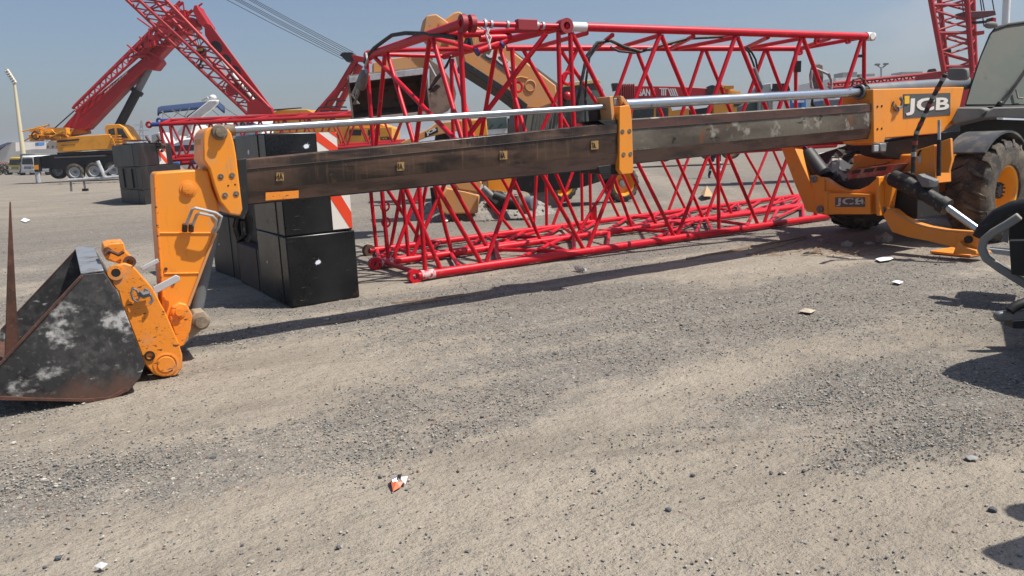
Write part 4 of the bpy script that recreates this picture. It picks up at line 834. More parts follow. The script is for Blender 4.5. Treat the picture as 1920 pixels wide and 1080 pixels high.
br += [(p-Vector((0, 0, 1.45)), q-Vector((0, 0, 1.45))) for p, q in ((v0, w0), (v1, w1))]
ch = [(v0, v1, .058), (w0, w1, .05), (v0-Vector((0, 0, 1.5)), v1-Vector((0, 0, 1.5)), .05), (w0-Vector((0, 0, 1.5)), w1-Vector((0, 0, 1.5)), .05)]
VS = lattice('boom_section', 'short red lattice section at the upper left of the pile, with sling ropes', Vector(((v0.x+w1.x)/2, (v0.y+w1.y)/2, 1.4)), ch, br, M['red'], .032,
    'red lattice crane boom sections piled behind the telehandler boom')
for c in (v0, v0+UN.d*.11): MB().lathe(c-UN.d*.03, UN.d, [(.045, 0), (.10, 0), (.10, .06), (.045, .06)], 22, hole=True).build('end_lug', bpy.data.materials['dark_red_lug'], VS)
for f in (0, .04): MB().lathe(v1+(v1-v0).normalized()*.04+VL.n*.04*f, VL.d, [(.03, 0), (.075, 0), (.075, .06), (.03, .06)], 18, hole=True).build('end_lug', M['red'], VS)
# upper pins, turnbuckle and lugs between the two sections
mid = v0.lerp(w0, .55)
MB().tube(v0.lerp(w0, .1), v0.lerp(w0, .42), .032, 12).build('turnbuckle', M['red'], VS)
for f in (.2, .26, .42, .72, .78): MB().tube(v0.lerp(w0, f), v0.lerp(w0, f+.02), .046, 12).build('rope_wrap', M['lightgray'], VS)
MB().box(v0.lerp(w0, .62), .26, .1, .13, math.atan2((w0-v0).y, (w0-v0).x)).build('clevis', bpy.data.materials['dark_red_lug'], VS, .01)
q0 = VR.at(945, 84); 
for a, b in (((934, 82), (896, 96)), ((950, 76), (925, 88)), ((905, 62), (870, 64)), ((958, 70), (900, 72))):
    MB().tube(UN.at(*a, .5), UN.at(*b, .5), .045, 14).build('pin', M['red'], VS)
for a in ((896, 97), (942, 83)): MB().tube(UN.at(*a, .48), UN.at(a[0]-3, a[1]+2, .48), .05, 14).build('pin_cap', M['darkblue'], VS)
# sling: black wire rope arching over, gray socket hanging at the left
rope = [(684, 118), (690, 104), (702, 90), (718, 78), (735, 66), (760, 62), (795, 63), (830, 67), (856, 71)]
tag(MB().path([VL.at(x, y, -.06+.004*i) for i, (x, y) in enumerate(rope)], .027, 8).build('wire_rope', M['rubber']), 'thick black wire rope sling arching over the left red lattice section', 'rope')
sk = thing('wire_rope_sling', 'gray frayed wire rope sling with socket hanging at the left lattice end', 'rope sling', VL.at(680, 180, -.1))
MB().tube(VL.at(684, 137, -.12), VL.at(676, 162, -.12), .07, 14, .085).build('socket', M['gray'], sk)
for i in range(7): MB().path([VL.at(676-i*1.2, 158, -.12+.02*i), VL.at(672-i*2+3*math.sin(i), 178, -.12), VL.at(662+i*2, 195, -.12+.015*i)], .011, 6).build('strand', M['plastic'], sk)
MB().path([VL.at(x, y, -.13) for x, y in [(686, 100), (689, 112), (684, 126), (688, 137)]], .02, 8).build('tie', M['lightgray'], sk)
sk2 = thing('wire_rope_loop', 'dark looped wire rope hanging inside the left lattice section', 'rope loop', VL.at(815, 150, .5))
for i in range(5): MB().path([VL.at(846, 104, .5), VL.at(838, 120+i, .5), VL.at(824-i*1.5, 145, .5+.02*i), VL.at(808-i, 165+i, .5), VL.at(806+i*2, 172, .5), VL.at(818+i*2, 160, .5)], .013, 6).build('strand', M['rubber'], sk2)
rp2 = thing('tie_rope', 'pale frayed rope knotted round the top tube between the two red sections', 'rope', UN.at(915, 60, .4))
for pts in ([(910, 50), (914, 58), (911, 66), (916, 78), (919, 92)], [(908, 36), (914, 42), (920, 44)], [(918, 52), (914, 62), (920, 70), (916, 84)]): MB().path([UN.at(x, y, .35) for x, y in pts], .013, 6).build('strand', M['cloth'], rp2)
# lower sections on the ground
zc = .07
def gl(x, y): return G(x, y, zc)
l0, l1 = gl(783, 517), gl(1560, 404)
k0, k1 = gl(708, 494), gl(1560, 379)
j0, j1 = gl(692, 470), gl(1560, 359)
LN = Frame(tuple(l0.xy), tuple((l1-l0).xy)); LM = Frame(tuple(k0.xy), tuple((k1-k0).xy)); LJ = Frame(tuple(j0.xy), tuple((j1-j0).xy))
def rise(fr, x, y, x2, y2, z=1.33):
    a, b = fr.at(x, y), fr.at(x2, y2); return a+(b-a)*((zc-a.z)/(b.z-a.z)), a+(b-a)*((z-a.z)/(b.z-a.z))
ln_br = [rise(LN, *q) for q in [(797, 506, 786, 350), (825, 502, 760, 352), (902, 493, 816, 345), (911, 493, 966, 330), (1094, 467, 1016, 325), (1102, 466, 1154, 328), (1263, 442, 1196, 306), (1270, 441, 1328, 290), (1348, 432, 1346, 288), (1421, 421, 1364, 286), (1432, 420, 1474, 302), (1530, 405, 1500, 290)]]
lm_br = [rise(LM, *q) for q in [(728, 486, 716, 356), (738, 482, 786, 352), (766, 480, 754, 352), (774, 478, 836, 340), (912, 462, 848, 346), (846, 470, 814, 345), (1012, 447, 960, 330), (1084, 437, 1150, 328), (1088, 432, 1040, 320), (1185, 427, 1150, 330), (1230, 420, 1184, 325), (1318, 409, 1268, 295), (1324, 408, 1366, 290), (1372, 402, 1330, 300)]]
ch = [(l0, l1, .055), (k0, k1, .05), (l0+Vector((0, 0, 1.26)), l1+Vector((0, 0, 1.26)), .05), (k0+Vector((0, 0, 1.26)), k1+Vector((0, 0, 1.26)), .05)]
cross = [(l0.lerp(l1, f), k0.lerp(k1, g_)) for f, g_ in ((.01, .01), (.16, .3), (.3, .16), (.28, .26), (.44, .60), (.6, .44), (.62, .62), (.75, .62), (.75, .9), (.9, .9))]
cross += [(l0.lerp(l1, i/14), k0.lerp(k1, (i+.5)/14)) for i in range(14) if i % 3]
L1 = lattice('boom_section', 'long red lattice section lying nearest on the ground under the boom', l0.lerp(l1, .5)*1.0, ch, ln_br+lm_br+cross, M['red'], .029, 'red lattice crane boom sections piled behind the telehandler boom')
for c in (l0, k0):
    MB().lathe(c-LN.n*.04-LN.d*.04, LN.n, [(.04, 0), (.085, 0), (.085, .08), (.04, .08)], 22, hole=True).build('end_lug', M['red'], L1)
    MB().tube(c+LN.d*.04, c+LN.d*.22, .06, 16).build('white_paint_band', mat('flaked_white', (.62, .45, .45), .6, layers=[((.5, .02, .04), 20, .45, .55, (1, 1, 1), 1, .5)]), L1)
lj_br = [rise(LJ, *q) for q in [(706, 466, 695, 358), (733, 462, 752, 358), (785, 445, 728, 358), (775, 470, 800, 345), (990, 420, 942, 336), (1000, 427, 1006, 325), (1025, 426, 1024, 325), (1036, 424, 1074, 322), (960, 432, 880, 336), (1092, 424, 1090, 312), (1108, 430, 1106, 312), (1160, 406, 1118, 318), (1285, 392, 1240, 300), (1250, 405, 1290, 298), (1400, 378, 1440, 280), (1450, 380, 1396, 284), (1495, 384, 1448, 278), (1200, 400, 1160, 312)]]
kk0, kk1 = k0+LM.n*.16, k1+LM.n*.16
ch = [(j0, j1, .05), (kk0, kk1, .045), (j0+Vector((0, 0, 1.26)), j1+Vector((0, 0, 1.26)), .05), (kk0+Vector((0, 0, 1.26)), kk1+Vector((0, 0, 1.26)), .045)]
cross = [(kk0.lerp(kk1, f), j0.lerp(j1, g_)) for f, g_ in ((.01, .01), (.14, .3), (.3, .16), (.44, .60), (.6, .44), (.75, .62), (.75, .9), (.9, .9))]
cross += [(kk0.lerp(kk1, i/15), j0.lerp(j1, (i+.5)/15)) for i in range(15)]+[(kk0.lerp(kk1, (i+1)/15), j0.lerp(j1, (i+.5)/15)) for i in range(0, 15, 2)]
L2 = lattice('boom_section', 'second long red lattice section lying on the ground behind the nearest one', j0.lerp(j1, .5)*1.0, ch, lj_br+cross, M['red'], .029, 'red lattice crane boom sections piled behind the telehandler boom')
MB().lathe(j0-LN.n*.04, LN.n, [(.04, 0), (.09, 0), (.09, .1), (.04, .1)], 22, hole=True).build('end_lug', M['rust'], L2)
MB().box(j0.lerp(j1, .36)+Vector((0, 0, .16)), .14, .05, .24).build('bracket', M['red'], L2)
for x, y in ((722, 387), (724, 417)): MB().ring(LM.at(x, y), LM.n, .06, .014, 16).build('eye_ring', M['red'], L1)
# ------------------------------------------------------------- second handler behind the lattice
def xy(v): return Vector((v.x, v.y, 0))
def second_handler():
    A = FY(13.5, 14); B = FY(16, 14); Cf = FY(17.5, 14)
    T = thing('telehandler', 'second orange handler behind the red lattice, its bucket raised high', 'telehandler', (2.2, 17.8, 0))
    def pl(fr, pts, off, th, name, mt, par=T, bv=.01): return MB().prism(fr.poly(pts, off), fr.n*th).build(name, mt, par, bv)
    arm = pl(B, [(878, 38), (900, 52), (960, 95), (1043, 160), (1046, 190), (1010, 205), (985, 202), (951, 173), (910, 146), (872, 122), (862, 80)], 0, .8, 'boom', M['orange_pale'], bv=.03)
    pl(B, [(872, 114), (951, 165), (990, 196), (985, 206), (948, 178), (870, 128)], -.02, .84, 'boom_underside', M['dark'], arm)
    pl(B, [(897, 47), (950, 84), (1046, 156), (1046, 166), (950, 96), (900, 58)], .15, .4, 'boom_top_pipe', M['cyl'], arm)
    a = B.at(905, 103, -.012); b = B.at(964, 146, -.012); ud = B.at(912, 90, -.012)-a
    sg = pl(B, [(902, 104), (914, 90), (972, 131), (964, 148)], -.008, .008, 'sign_board', M['sign_gray'], arm, 0)
    u = (b-a).normalized(); ud = Vector((-u.z, 0, u.x)); ud = (Vector((0, 0, 1))-u*u.z).normalized()
    text('sign_lettering', 'JCB', a+u*.05+ud*.03, u, ud, .20, M['sign_white'], sg, .04, .006, (b-a).length*.88)
    MB().lathe(B.at(994, 161, 0), -B.n, [(.13, -.01), (.12, .02), (.105, .025), (.10, .01)], 24).build('pivot_boss', M['orange_pale'], arm)
    MB().path([B.at(966, 147, -.01), B.at(976, 144, -.01), B.at(990, 147, -.01)], .012).build('pressed_rib', M['orange_pale'], arm)
    hd = pl(A, [(792, 62), (800, 29), (818, 26), (836, 38), (862, 62), (868, 96), (846, 100), (820, 92)], .4, .5, 'boom_head', M['orange_pale'], bv=.02)
    pl(A, [(832, 38), (850, 24), (860, 21), (872, 27), (884, 44), (896, 60), (890, 92), (862, 96), (846, 60)], .5, .3, 'boom_head', M['orange_pale'], bv=.02)
    MB().lathe(A.at(829, 47, .4), -A.n, [(.07, 0), (.07, .03), (.04, .035)], 18).build('pin', M['orange_pale'], hd)
    MB().path([A.at(*q, .3) for q in [(866, 30), (878, 34), (884, 50), (880, 72), (884, 90)]], .05).build('hose_bundle', M['rubber'], hd)
    MB().path([A.at(*q, .3) for q in [(880, 62), (874, 80), (862, 100)]], .04).build('hose_bundle', M['rubber'], hd)
    pl(A, [(838, 60), (852, 58), (856, 100), (852, 108), (842, 106)], .3, .1, 'hitch_plate', M['orange_pale'])
    pl(A, [(700, 118), (718, 112), (806, 100), (812, 110), (806, 128), (700, 138)], .5, .3, 'hitch_bar', M['orange_pale'])
    mb_ = mat('bucket_brown', (.21, .16, .12), .6, layers=[((.16, .12, .09), 2.2, .45, .65, (1, 1, 1), .8, .8), ((.07, .055, .042), 5, .5, .65, (1, 1, 1), .8, .8)], bump=.2)
    # bucket: open mouth towards the yard, rounded right side plate
    bk = pl(A, [(806, 110), (822, 122), (838, 138), (852, 160), (856, 176), (852, 193), (840, 208), (828, 214), (806, 214)], .12, .05, 'bucket', mb_)
    D = .95; mo = [A.at(654, 144), A.at(796, 128), A.at(806, 212), A.at(664, 226)]
    ba = [p+A.n*D for p in (mo[0]+Vector((.05, 0, -.15)), mo[1]+Vector((0, 0, -.15)), mo[2]+Vector((0, 0, .2)), mo[3]+Vector((.05, 0, .2)))]
    inn = MB()
    for q in ([mo[0], mo[1], ba[1], ba[0]], [mo[1], mo[2], ba[2], ba[1]], [mo[2], mo[3], ba[3], ba[2]], [mo[3], mo[0], ba[0], ba[3]], ba):
        nn = (q[1]-q[0]).cross(q[2]-q[0]).normalized()*.03; inn.prism(q, nn)
    inn.build('shell', mb_, bk, smooth=False)
    MB().prism([mo[0], mo[1], mo[1]+Vector((0, 0, -.1)), mo[0]+Vector((0, 0, -.1))], -A.n*.04).build('cutting_edge', M['lightgray'], bk, .004)
    MB().prism([A.at(664, 222), A.at(806, 208), A.at(790, 222), A.at(680, 234)], A.n*.04).build('lower_edge', mat('pale_edge', (.36, .33, .28), .8), bk, .004)
    MB().path([A.at(800, 112, -.02), A.at(818, 146, -.02)], .02).build('link_rod', M['lightgray'], bk)
    # cab
    cb = pl(Cf, [(980, 232), (984, 206), (1002, 178), (1020, 164), (1060, 158), (1122, 152), (1132, 168), (1138, 250), (1138, 300), (980, 300)], 0, 1.4, 'cab', mat('cab_shell', (.06, .07, .06), .5), bv=.04)
    pl(Cf, [(1000, 168), (1020, 160), (1122, 148), (1128, 154), (1022, 168), (1004, 177)], -.05, 1.5, 'cab_roof', mat('cab_roof_yellow', (.42, .36, .16), .7), cb, .01)
    pl(Cf, [(986, 232), (990, 210), (1008, 184), (1022, 172), (1050, 170), (1046, 250), (986, 256)], -.02, .03, 'side_window', M['glass_dusty'], cb, 0)
    pl(Cf, [(1056, 172), (1092, 168), (1094, 250), (1052, 252)], -.02, .03, 'door_window', M['glass_dark'], cb, 0)
    pl(Cf, [(1098, 168), (1124, 170), (1130, 250), (1100, 250)], -.02, .03, 'windscreen', M['glass_green'], cb, 0)
    for i in range(7):
        MB().tube(Cf.at(1012+i*6, 180-i, -.06), Cf.at(1000+i*6.5, 250, -.06), .012, 6).build('guard_bar', M['gray'], cb)
    MB().ball(Cf.at(1064, 180, -.12), .1, 12, 8).build('beacon', mat('lamp_red', (.5, .02, .03), .3), cb)
    MB().tube(Cf.at(1094, 236, -.1), Cf.at(1094, 250, -.1), .07, 12).build('canister', M['white'], cb)
    MB().box(Cf.at(1082, 240, -.2), .24, .1, .2).build('red_box', mat('red_box', (.6, .02, .02), .4), cb)
    # chassis, engine, wheels, stabilizer feet
    pl(Cf, [(930, 290), (1150, 276), (1160, 330), (1090, 352), (1000, 362), (940, 352)], .2, 1.0, 'chassis', M['dark'], bv=.03)
    pl(Cf, [(1000, 300), (1040, 298), (1050, 392), (1000, 394)], .4, .7, 'engine_guard', M['gray'], bv=.03)
    pl(Cf, [(914, 318), (960, 316), (962, 362), (914, 360)], -.1, .5, 'side_panel', M['orange'], bv=.02)
    hc, ha = FY(15.5).at(988, 381, .1), Vector((.75, -.6, 0))
    ah = MB().lathe(hc, ha, [(.13, -1.0), (.15, -.3), (.12, -.1)], 20).build('axle_tube', M['dark'], T)
    MB().lathe(hc, ha, [(.17, -.12), (.23, -.1), (.23, -.04), (.19, .0), (.16, .02)], 24).build('hub_flange', M['pin'], ah)
    MB().lathe(hc, ha, [(.155, .0), (.155, .15), (.13, .19), (.06, .20)], 24).build('axle_hub', M['cyl'], ah)
    MB().tube(FY(15.6).at(925, 366), FY(15.6).at(975, 384), .10, 14).build('axle', M['dark'], T)
    ax = Vector((.45, -.89, 0))
    wheel(T, G(1158, 379)+Vector((.1, .1, .46)), ax, .47, .17, .31, far=True, rmm=M['yel_far'], lugs=True)
    wheel(T, G(1058, 385)+Vector((0, 1.2, .46)), ax, .47, .17, .31, far=True, rmm=M['yel_far'], lugs=True)
    for pts, th in (([(822, 372), (838, 352), (872, 358), (900, 366), (896, 400), (838, 402), (822, 394)], .5), ([(846, 338), (890, 330), (905, 342), (896, 362), (860, 356)], .3)):
        pl(FY(15.8, 10), pts, 0, th, 'stabilizer_foot', M['orange_pale'], bv=.03)
    pl(FY(16.4), [(806, 352), (816, 352), (820, 400), (812, 400)], 0, .12, 'stabilizer_leg', M['dark'])
    pl(FY(16.0), [(846, 330), (920, 320), (924, 336), (870, 352), (850, 346)], .2, .3, 'red_frame', M['reddeck'])
    MB().tube(FY(15.6).at(905, 352), FY(15.6).at(934, 378), .07, 14).build('stabilizer_cylinder', M['gray'], T)
second_handler()
def small_arm():
    A = FY(21, 8); T = thing('excavator', 'small orange digger arm and parts lying low between the lattice posts', 'excavator', (-2.2, 21.5, 0))
    a_ = MB().prism(A.poly([(750, 268), (764, 261), (806, 240), (818, 230), (862, 226), (864, 244), (826, 252), (800, 258), (760, 273)]), A.n*.4).build('arm', M['orange_pale'], T, .02)
    a = A.at(801, 255, -.01); u = (A.at(819, 246, -.01)-a).normalized()
    MB().prism(A.poly([(797, 258), (797, 248), (820, 238), (822, 247)], -.004), -A.n*.003).build('sign_board', M['black'], a_)
    text('sign_lettering', 'JCB', a, u, (Vector((0, 0, 1))-u*u.z), .11, M['sign_white'], a_, .04, .006, .30)
    MB().prism(A.poly([(862, 226), (912, 222), (916, 262), (866, 264)], .5), A.n*.6).build('body', M['yel_far'], T, .03)
    MB().prism(A.poly([(820, 236), (850, 234), (850, 262), (816, 264)], .4), A.n*.5).build('engine', M['dark'], T, .03)
    MB().prism(A.poly([(740, 272), (930, 262), (930, 300), (740, 306)], 1.2), A.n*.8).build('chassis', M['dark'], T, .03)
    for x in (770, 900): wheel(T, A.at(x, 312, 1.0), (-.1, -1, 0), .42, .15, .25, far=True, rmm=M['yel_far'], lugs=False)
small_arm()
# ------------------------------------------------------------- vehicles in the middle distance
def zig(T, mt, r, c0, c1, d0, d1, n, name='brace'):
    """zigzag between chord c0-c1 and chord d0-d1"""
    for i in range(n):
        a = c0.lerp(c1, i/n); m_ = d0.lerp(d1, (i+.5)/n); b = c0.lerp(c1, (i+1)/n)
        MB().tube(a, m_, r, 6).build(name, mt, T); MB().tube(m_, b, r, 6).build(name, mt, T)
def truck_crane():
    A = FY(56, 6); T = thing('truck_crane', 'yellow truck crane at the left with raised red telescopic boom', 'crane', xy(A.at(150, 320)))
    def pl(pts, off, th, name, mt, par=T, bv=.03): return MB().prism(A.poly(pts, off), A.n*th).build(name, mt, par, bv)
    b = pl([(105, 258), (205, 251.5), (211, 262), (216, 279), (108, 285)], 0, 2.4, 'upper_body', M['yel_far'])
    pl([(107, 263.5), (148, 260), (148, 263), (108, 267)], -.03, .03, 'vent', M['dark'], b, 0)
    for i in range(9): pl([(115+i*3, 271.6-i*.15), (116.8+i*3, 271.5-i*.15), (116.8+i*3, 273-i*.15), (115+i*3, 273.1-i*.15)], -.02, .02, 'letter_mark', M['dark'], b, 0)
    k = MB(); random.seed(3)
    for i in range(34):
        x, y = random.uniform(66, 122), random.uniform(243, 261); p = A.at(x, y, random.uniform(0, 1.8)); k.box(p, random.uniform(.1, .8), random.uniform(.1, .5), random.uniform(.08, .45), random.uniform(-.4, .4))
    for i in range(14):
        p = A.at(random.uniform(64, 120), random.uniform(243, 262), random.uniform(-.2, .4)); k.path([p, p+Vector((random.uniform(-.8, .8), 0, random.uniform(-.5, .5))), p+Vector((random.uniform(-1.3, 1.3), 0, random.uniform(-.4, .4)))], .045, 5)
    k.build('winch_gear', M['yel_far'], T)
    pl([(63, 244), (66, 241), (100, 241), (124, 243), (160, 240), (163, 250), (122, 257), (100, 262), (78, 262), (66, 256)], .9, .8, 'rear_frame', mat('crane_orange_dark', (.5, .19, .03), .6, layers=[((.12, .06, .03), 1.5, .5, .6, (1, 1, 1), .9, .8)]))
    MB().ring(A.at(67, 254, 0), A.n, .25, .05).build('drum_cable', M['dark'], T)
    c = pl([(196, 240), (199, 234), (222, 232.5), (232, 238), (248, 262), (240, 266), (212, 262), (200, 262)], .2, 1.8, 'cab', M['yel_far'])
    pl([(203, 243), (214, 240), (216, 254), (205, 256)], .17, .04, 'window', M['glass_dark'], c, 0)
    pl([(219, 240), (229, 241), (240, 259), (222, 258)], .17, .04, 'window', M['glass_dark'], c, 0)
    for i in range(5): pl([(206+i*.8, 253+i*5), (222+i*.8, 253+i*5), (222+i*.8, 255+i*5), (206+i*.8, 255+i*5)], -.5, .5, 'ladder_rung', M['yel_far'], T, 0)
    bm = pl([(116, 240), (126, 228), (144, 208), (225, 143), (300, 82), (325, 56), (350, 30), (366, 34), (372, 50), (356, 58), (332, 73), (316, 88), (297, 108), (303, 116), (291, 131), (272, 129), (240, 160), (161, 243)], .6, 1.2, 'telescopic_boom', M['red_far'], bv=.08)
    pl([(150, 212), (297, 92), (300, 96), (152, 217)], .55, .06, 'boom_rib', M['red_far'], bm, .02)
    for i in range(8): pl([(196+i*5.5, 172-i*5), (200+i*5.5, 169-i*5), (198+i*5.5, 174-i*5), (194.5+i*5.5, 177-i*5)], .56, .05, 'white_mark', M['white'], bm, 0)
    # folded lattice jib lying on the boom
    J0, J1 = A.at(136, 203, .2), A.at(343, 4, .2); K0, K1 = A.at(142, 210, .2), A.at(352, 24, .2); Lo0, Lo1 = A.at(139, 199, 1.6), A.at(338, 2, 1.6)
    for a_, b_ in ((J0, J1), (K0, K1), (Lo0, Lo1)): MB().tube(a_, b_, .09, 8).build('jib_chord', M['red_far'], T)
    zig(T, M['red_far'], .055, J0, J1, K0, K1, 20, 'jib_brace'); zig(T, M['red_far'], .045, J0, J1, Lo0, Lo1, 14, 'jib_brace')
    pl([(250, 96), (270, 78), (290, 84), (262, 110)], .4, 1.0, 'jib_bracket', M['red_far'])
    g_ = MB()
    for i in range(60):
        f = random.random(); p = A.at(262+f*85, 96-f*74+random.uniform(-6, 12), random.uniform(-.2, 1.4)); g_.box(p, random.uniform(.15, .8), .3, random.uniform(.08, .35), random.uniform(-.6, .6)); g_.tube(p, p+Vector((random.uniform(-1.5, 1.5), 0, random.uniform(-1.2, 1.2))), .06, 6)
    g_.build('jib_linkage', M['red_far'], T)
    pl([(361, 20), (364, 10), (369, 9), (373, 18), (393, 48), (386, 54), (372, 44)], .3, 1.6, 'boom_head', M['red_far'])
    MB().tube(A.at(216, 250, 1.2), A.at(257, 172, 1.2), .30, 14).build('lift_cylinder', M['dark'], T)
    MB().tube(A.at(255, 175, 1.2), A.at(259, 169, 1.2), .42, 14).build('cylinder_gland', M['dark'], T)
    MB().tube(A.at(257, 172, 1.2), A.at(279, 130, 1.2), .24, 14).build('lift_rod', M['gray'], T)
    MB().tube(A.at(103, 240, 0), A.at(140, 207, 0), .04, 6).build('pendant_cable', M['dark'], T)
    pl([(66, 294), (110, 289), (222, 284), (226, 300), (222, 318), (130, 320), (112, 318), (70, 314)], .7, 1.4, 'carrier', M['black'])
    pl([(106, 286), (215, 281), (215, 288), (108, 292)], .5, 1.8, 'slew_deck', M['dark'])
    pl([(100, 294), (196, 290), (200, 293), (102, 297)], .3, .4, 'side_rail', M['gray'])
    for x, y in ((142, 322.5), (178.7, 320.5), (214, 318.5), (110, 320)):
        wheel(T, A.at(x, y, .3 if x > 120 else 2.4), -A.n, .62, .2, .36, far=True, rmm=M['lightgray'], tm=M['tyre'], lugs=False)
    pl([(62, 294), (71, 293), (73, 322), (64, 322)], -.2, .5, 'outrigger_box', M['black'])
    pl([(63, 310), (71.5, 309), (72, 318), (64, 318)], -.23, .03, 'warning_panel', M['yel_far'], T, 0)
    MB().tube(A.at(69.5, 320, 0), A.at(72.5, 343, 0), .16, 12).build('outrigger_jack', M['lightgray'], T)
    MB().lathe(A.at(74, 345.5, 0), (0, 0, 1), [(.5, 0), (.45, .06), (.1, .12)], 16).build('outrigger_foot', M['dark'], T)
truck_crane()
def barrier():
    A = FY(36, 3); T = thing('steel_barrier', 'light gray steel outrigger frame standing in front of the crane wheels', 'steel frame', xy(A.at(175, 340)))
    for a, b, r in (((128, 338), (226, 331), .07), ((183, 302), (197, 333), .09), ((196, 325), (222, 305), .05)): MB().tube(A.at(*a), A.at(*b), r, 8).build('beam', M['lightgray'], T)
    for a, b in (((132, 338), (134, 359)), ((155, 328), (160, 356))): MB().tube(A.at(*a), A.at(*b), .045, 8).build('leg', M['gray'], T)
    MB().box(A.at(160, 356), .22, .16, .12).build('foot', M['dark'], T)
barrier()
def lattice_crane():
    A = FY(46, -4); T = thing('lattice_boom_crane', 'crawler crane with red lattice boom leaning to the upper left over the boat', 'crane', xy(A.at(520, 300)))
    def pl(pts, off, th, name, mt, par=T, bv=.03): return MB().prism(A.poly(pts, off), A.n*th).build(name, mt, par, bv)
    c = {k: (A.at(*a, o), A.at(*b, o)) for k, a, b, o in (('B', (215, -22), (464, 214), 1.9), ('C', (233, -26), (490, 212), 0), ('D', (286, -26), (506, 203), 0), ('E', (262, -30), (480, 205), 1.9))}
    for k, (a, b) in c.items(): MB().tube(a, b, .105, 10).build('boom_chord', M['red_far'], T)
    zig(T, M['red_far'], .055, *c['C'], *c['D'], 11, 'boom_brace'); zig(T, M['red_far'], .05, *c['B'], *c['C'], 13, 'boom_brace'); zig(T, M['red_far'], .045, *c['B'], *c['E'], 10, 'boom_brace'); zig(T, M['red_far'], .045, *c['E'], *c['D'], 8, 'boom_brace')
    g_ = pl([(382, 42), (395, 46), (509, 202), (490, 213), (470, 206), (384, 66)], .5, .12, 'boom_side_plate', M['red_far'])
    for x, y, w_, h_ in ((406, 88, 9, 13), (424, 112, 8, 12), (441, 134, 9, 13), (458, 156, 8, 12), (475, 178, 9, 13)):
        pts = []
        for i in range(20):
            an = 2*math.pi*i/20; u, v = w_*math.cos(an), h_*math.sin(an); ca, sa = math.cos(R(-37)), math.sin(R(-37)); pts.append((x+u*ca-v*sa, y+u*sa+v*ca))
        MB().prism(A.poly(pts, .48), A.n*.03).build('lightening_hole', M['dark'], g_)
    pl([(463, 192), (480, 184), (509, 202), (512, 214), (463, 215)], -.1, .3, 'boom_foot', M['red_far'])
    MB().tube(A.at(398, 92, .3), A.at(478, 190, .3), .09, 8).build('inner_tube', M['white'], T)
    MB().lathe(A.at(434, 167, .3), A.n, [(.33, 0), (.33, .6)], 18).build('winch_drum', M['dark'], T)
    MB().lathe(A.at(434, 167, .25), A.n, [(.38, 0), (.38, .06)], 18).build('winch_flange', M['red_far'], T)
    hk = pl([(368, 90), (378, 86), (384, 92), (383, 108), (378, 114), (371, 106)], .2, .3, 'hook_block', M['black'])
    pl([(368, 92), (379, 90), (379, 95), (368, 97)], .17, .03, 'hook_stripe', M['yel_far'], hk, 0)
    MB().path([A.at(*q, .3) for q in [(377, 113), (376, 120), (373, 123), (374, 128), (379, 127), (381, 122)]], .06).build('hook', M['dark'], hk)
    for x in (370, 374, 378): MB().tube(A.at(x-8, 55, .3), A.at(x, 90, .3), .02, 5).build('hoist_rope', M['dark'], hk)
    bd = pl([(512, 212), (520, 206), (575, 205), (590, 212), (660, 214), (735, 240), (735, 275), (640, 280), (512, 262)], .6, 2.4, 'superstructure', M['yel_far'])
    pl([(510, 205), (565, 201), (566, 203), (511, 208)], .4, .1, 'roof_rail', M['black'])
    pl([(650, 238), (735, 238), (735, 272), (650, 272)], .2, .4, 'engine_cover', M['yel_far'])
    for x in (655, 690): pl([(x, 243), (x+22, 243), (x+22, 254), (x, 254)], .16, .04, 'vent', M['dark'], T, 0)
    a = A.at(713, 264, .15); text('body_lettering', 'SCC800', a, A.d, (0, 0, 1), .24, M['black'], T, .03, .01, .75)
    pl([(500, 280), (745, 276), (752, 296), (495, 300)], .6, 3, 'crawler_track', M['dark'])
    # mast and back stay with its ropes
    for a_, b_ in (((608, 212), (668, 112)), ((628, 212), (676, 122)), ((596, 212), (650, 150))): MB().tube(A.at(*a_, 1), A.at(*b_, 1), .2, 8).build('mast', M['red_far'], T)
    for i in range(5): MB().tube(A.at(612+i*12, 205-i*19, 1), A.at(630+i*9, 205-i*18, 1), .12, 6).build('mast_rung', M['red_far'], T)
    rl = MB()
    for pts in ([(590, 212), (598, 202), (625, 200), (650, 201)], [(610, 200), (615, 188), (630, 186)], [(630, 199), (632, 190), (648, 188)], [(600, 208), (652, 207)]): rl.path([A.at(*q, .3) for q in pts], .05, 6)
    rl.build('walkway_rail', M['black'], T)
    sb = pl([(637, 103), (642, 98), (660, 98), (668, 106), (664, 114), (650, 116)], .8, .6, 'sheave_block', M['black'])
    pl([(658, 102), (690, 108), (694, 118), (664, 114)], .7, .6, 'sheave_arm', M['red_far'])
    for i in range(7):
        x1, y1 = 663-i*3.2, 98+i*2.2; x0 = 478-i*9+(i % 3)*4
        MB().path([A.at(x0-40, -22, .8+i*.1), A.at((x0+x1)/2-20, (y1-22)/2+1.5, .8+i*.1), A.at(x1, y1, .8+i*.1)], .019, 5).build('stay_rope', M['black'], T)
lattice_crane()
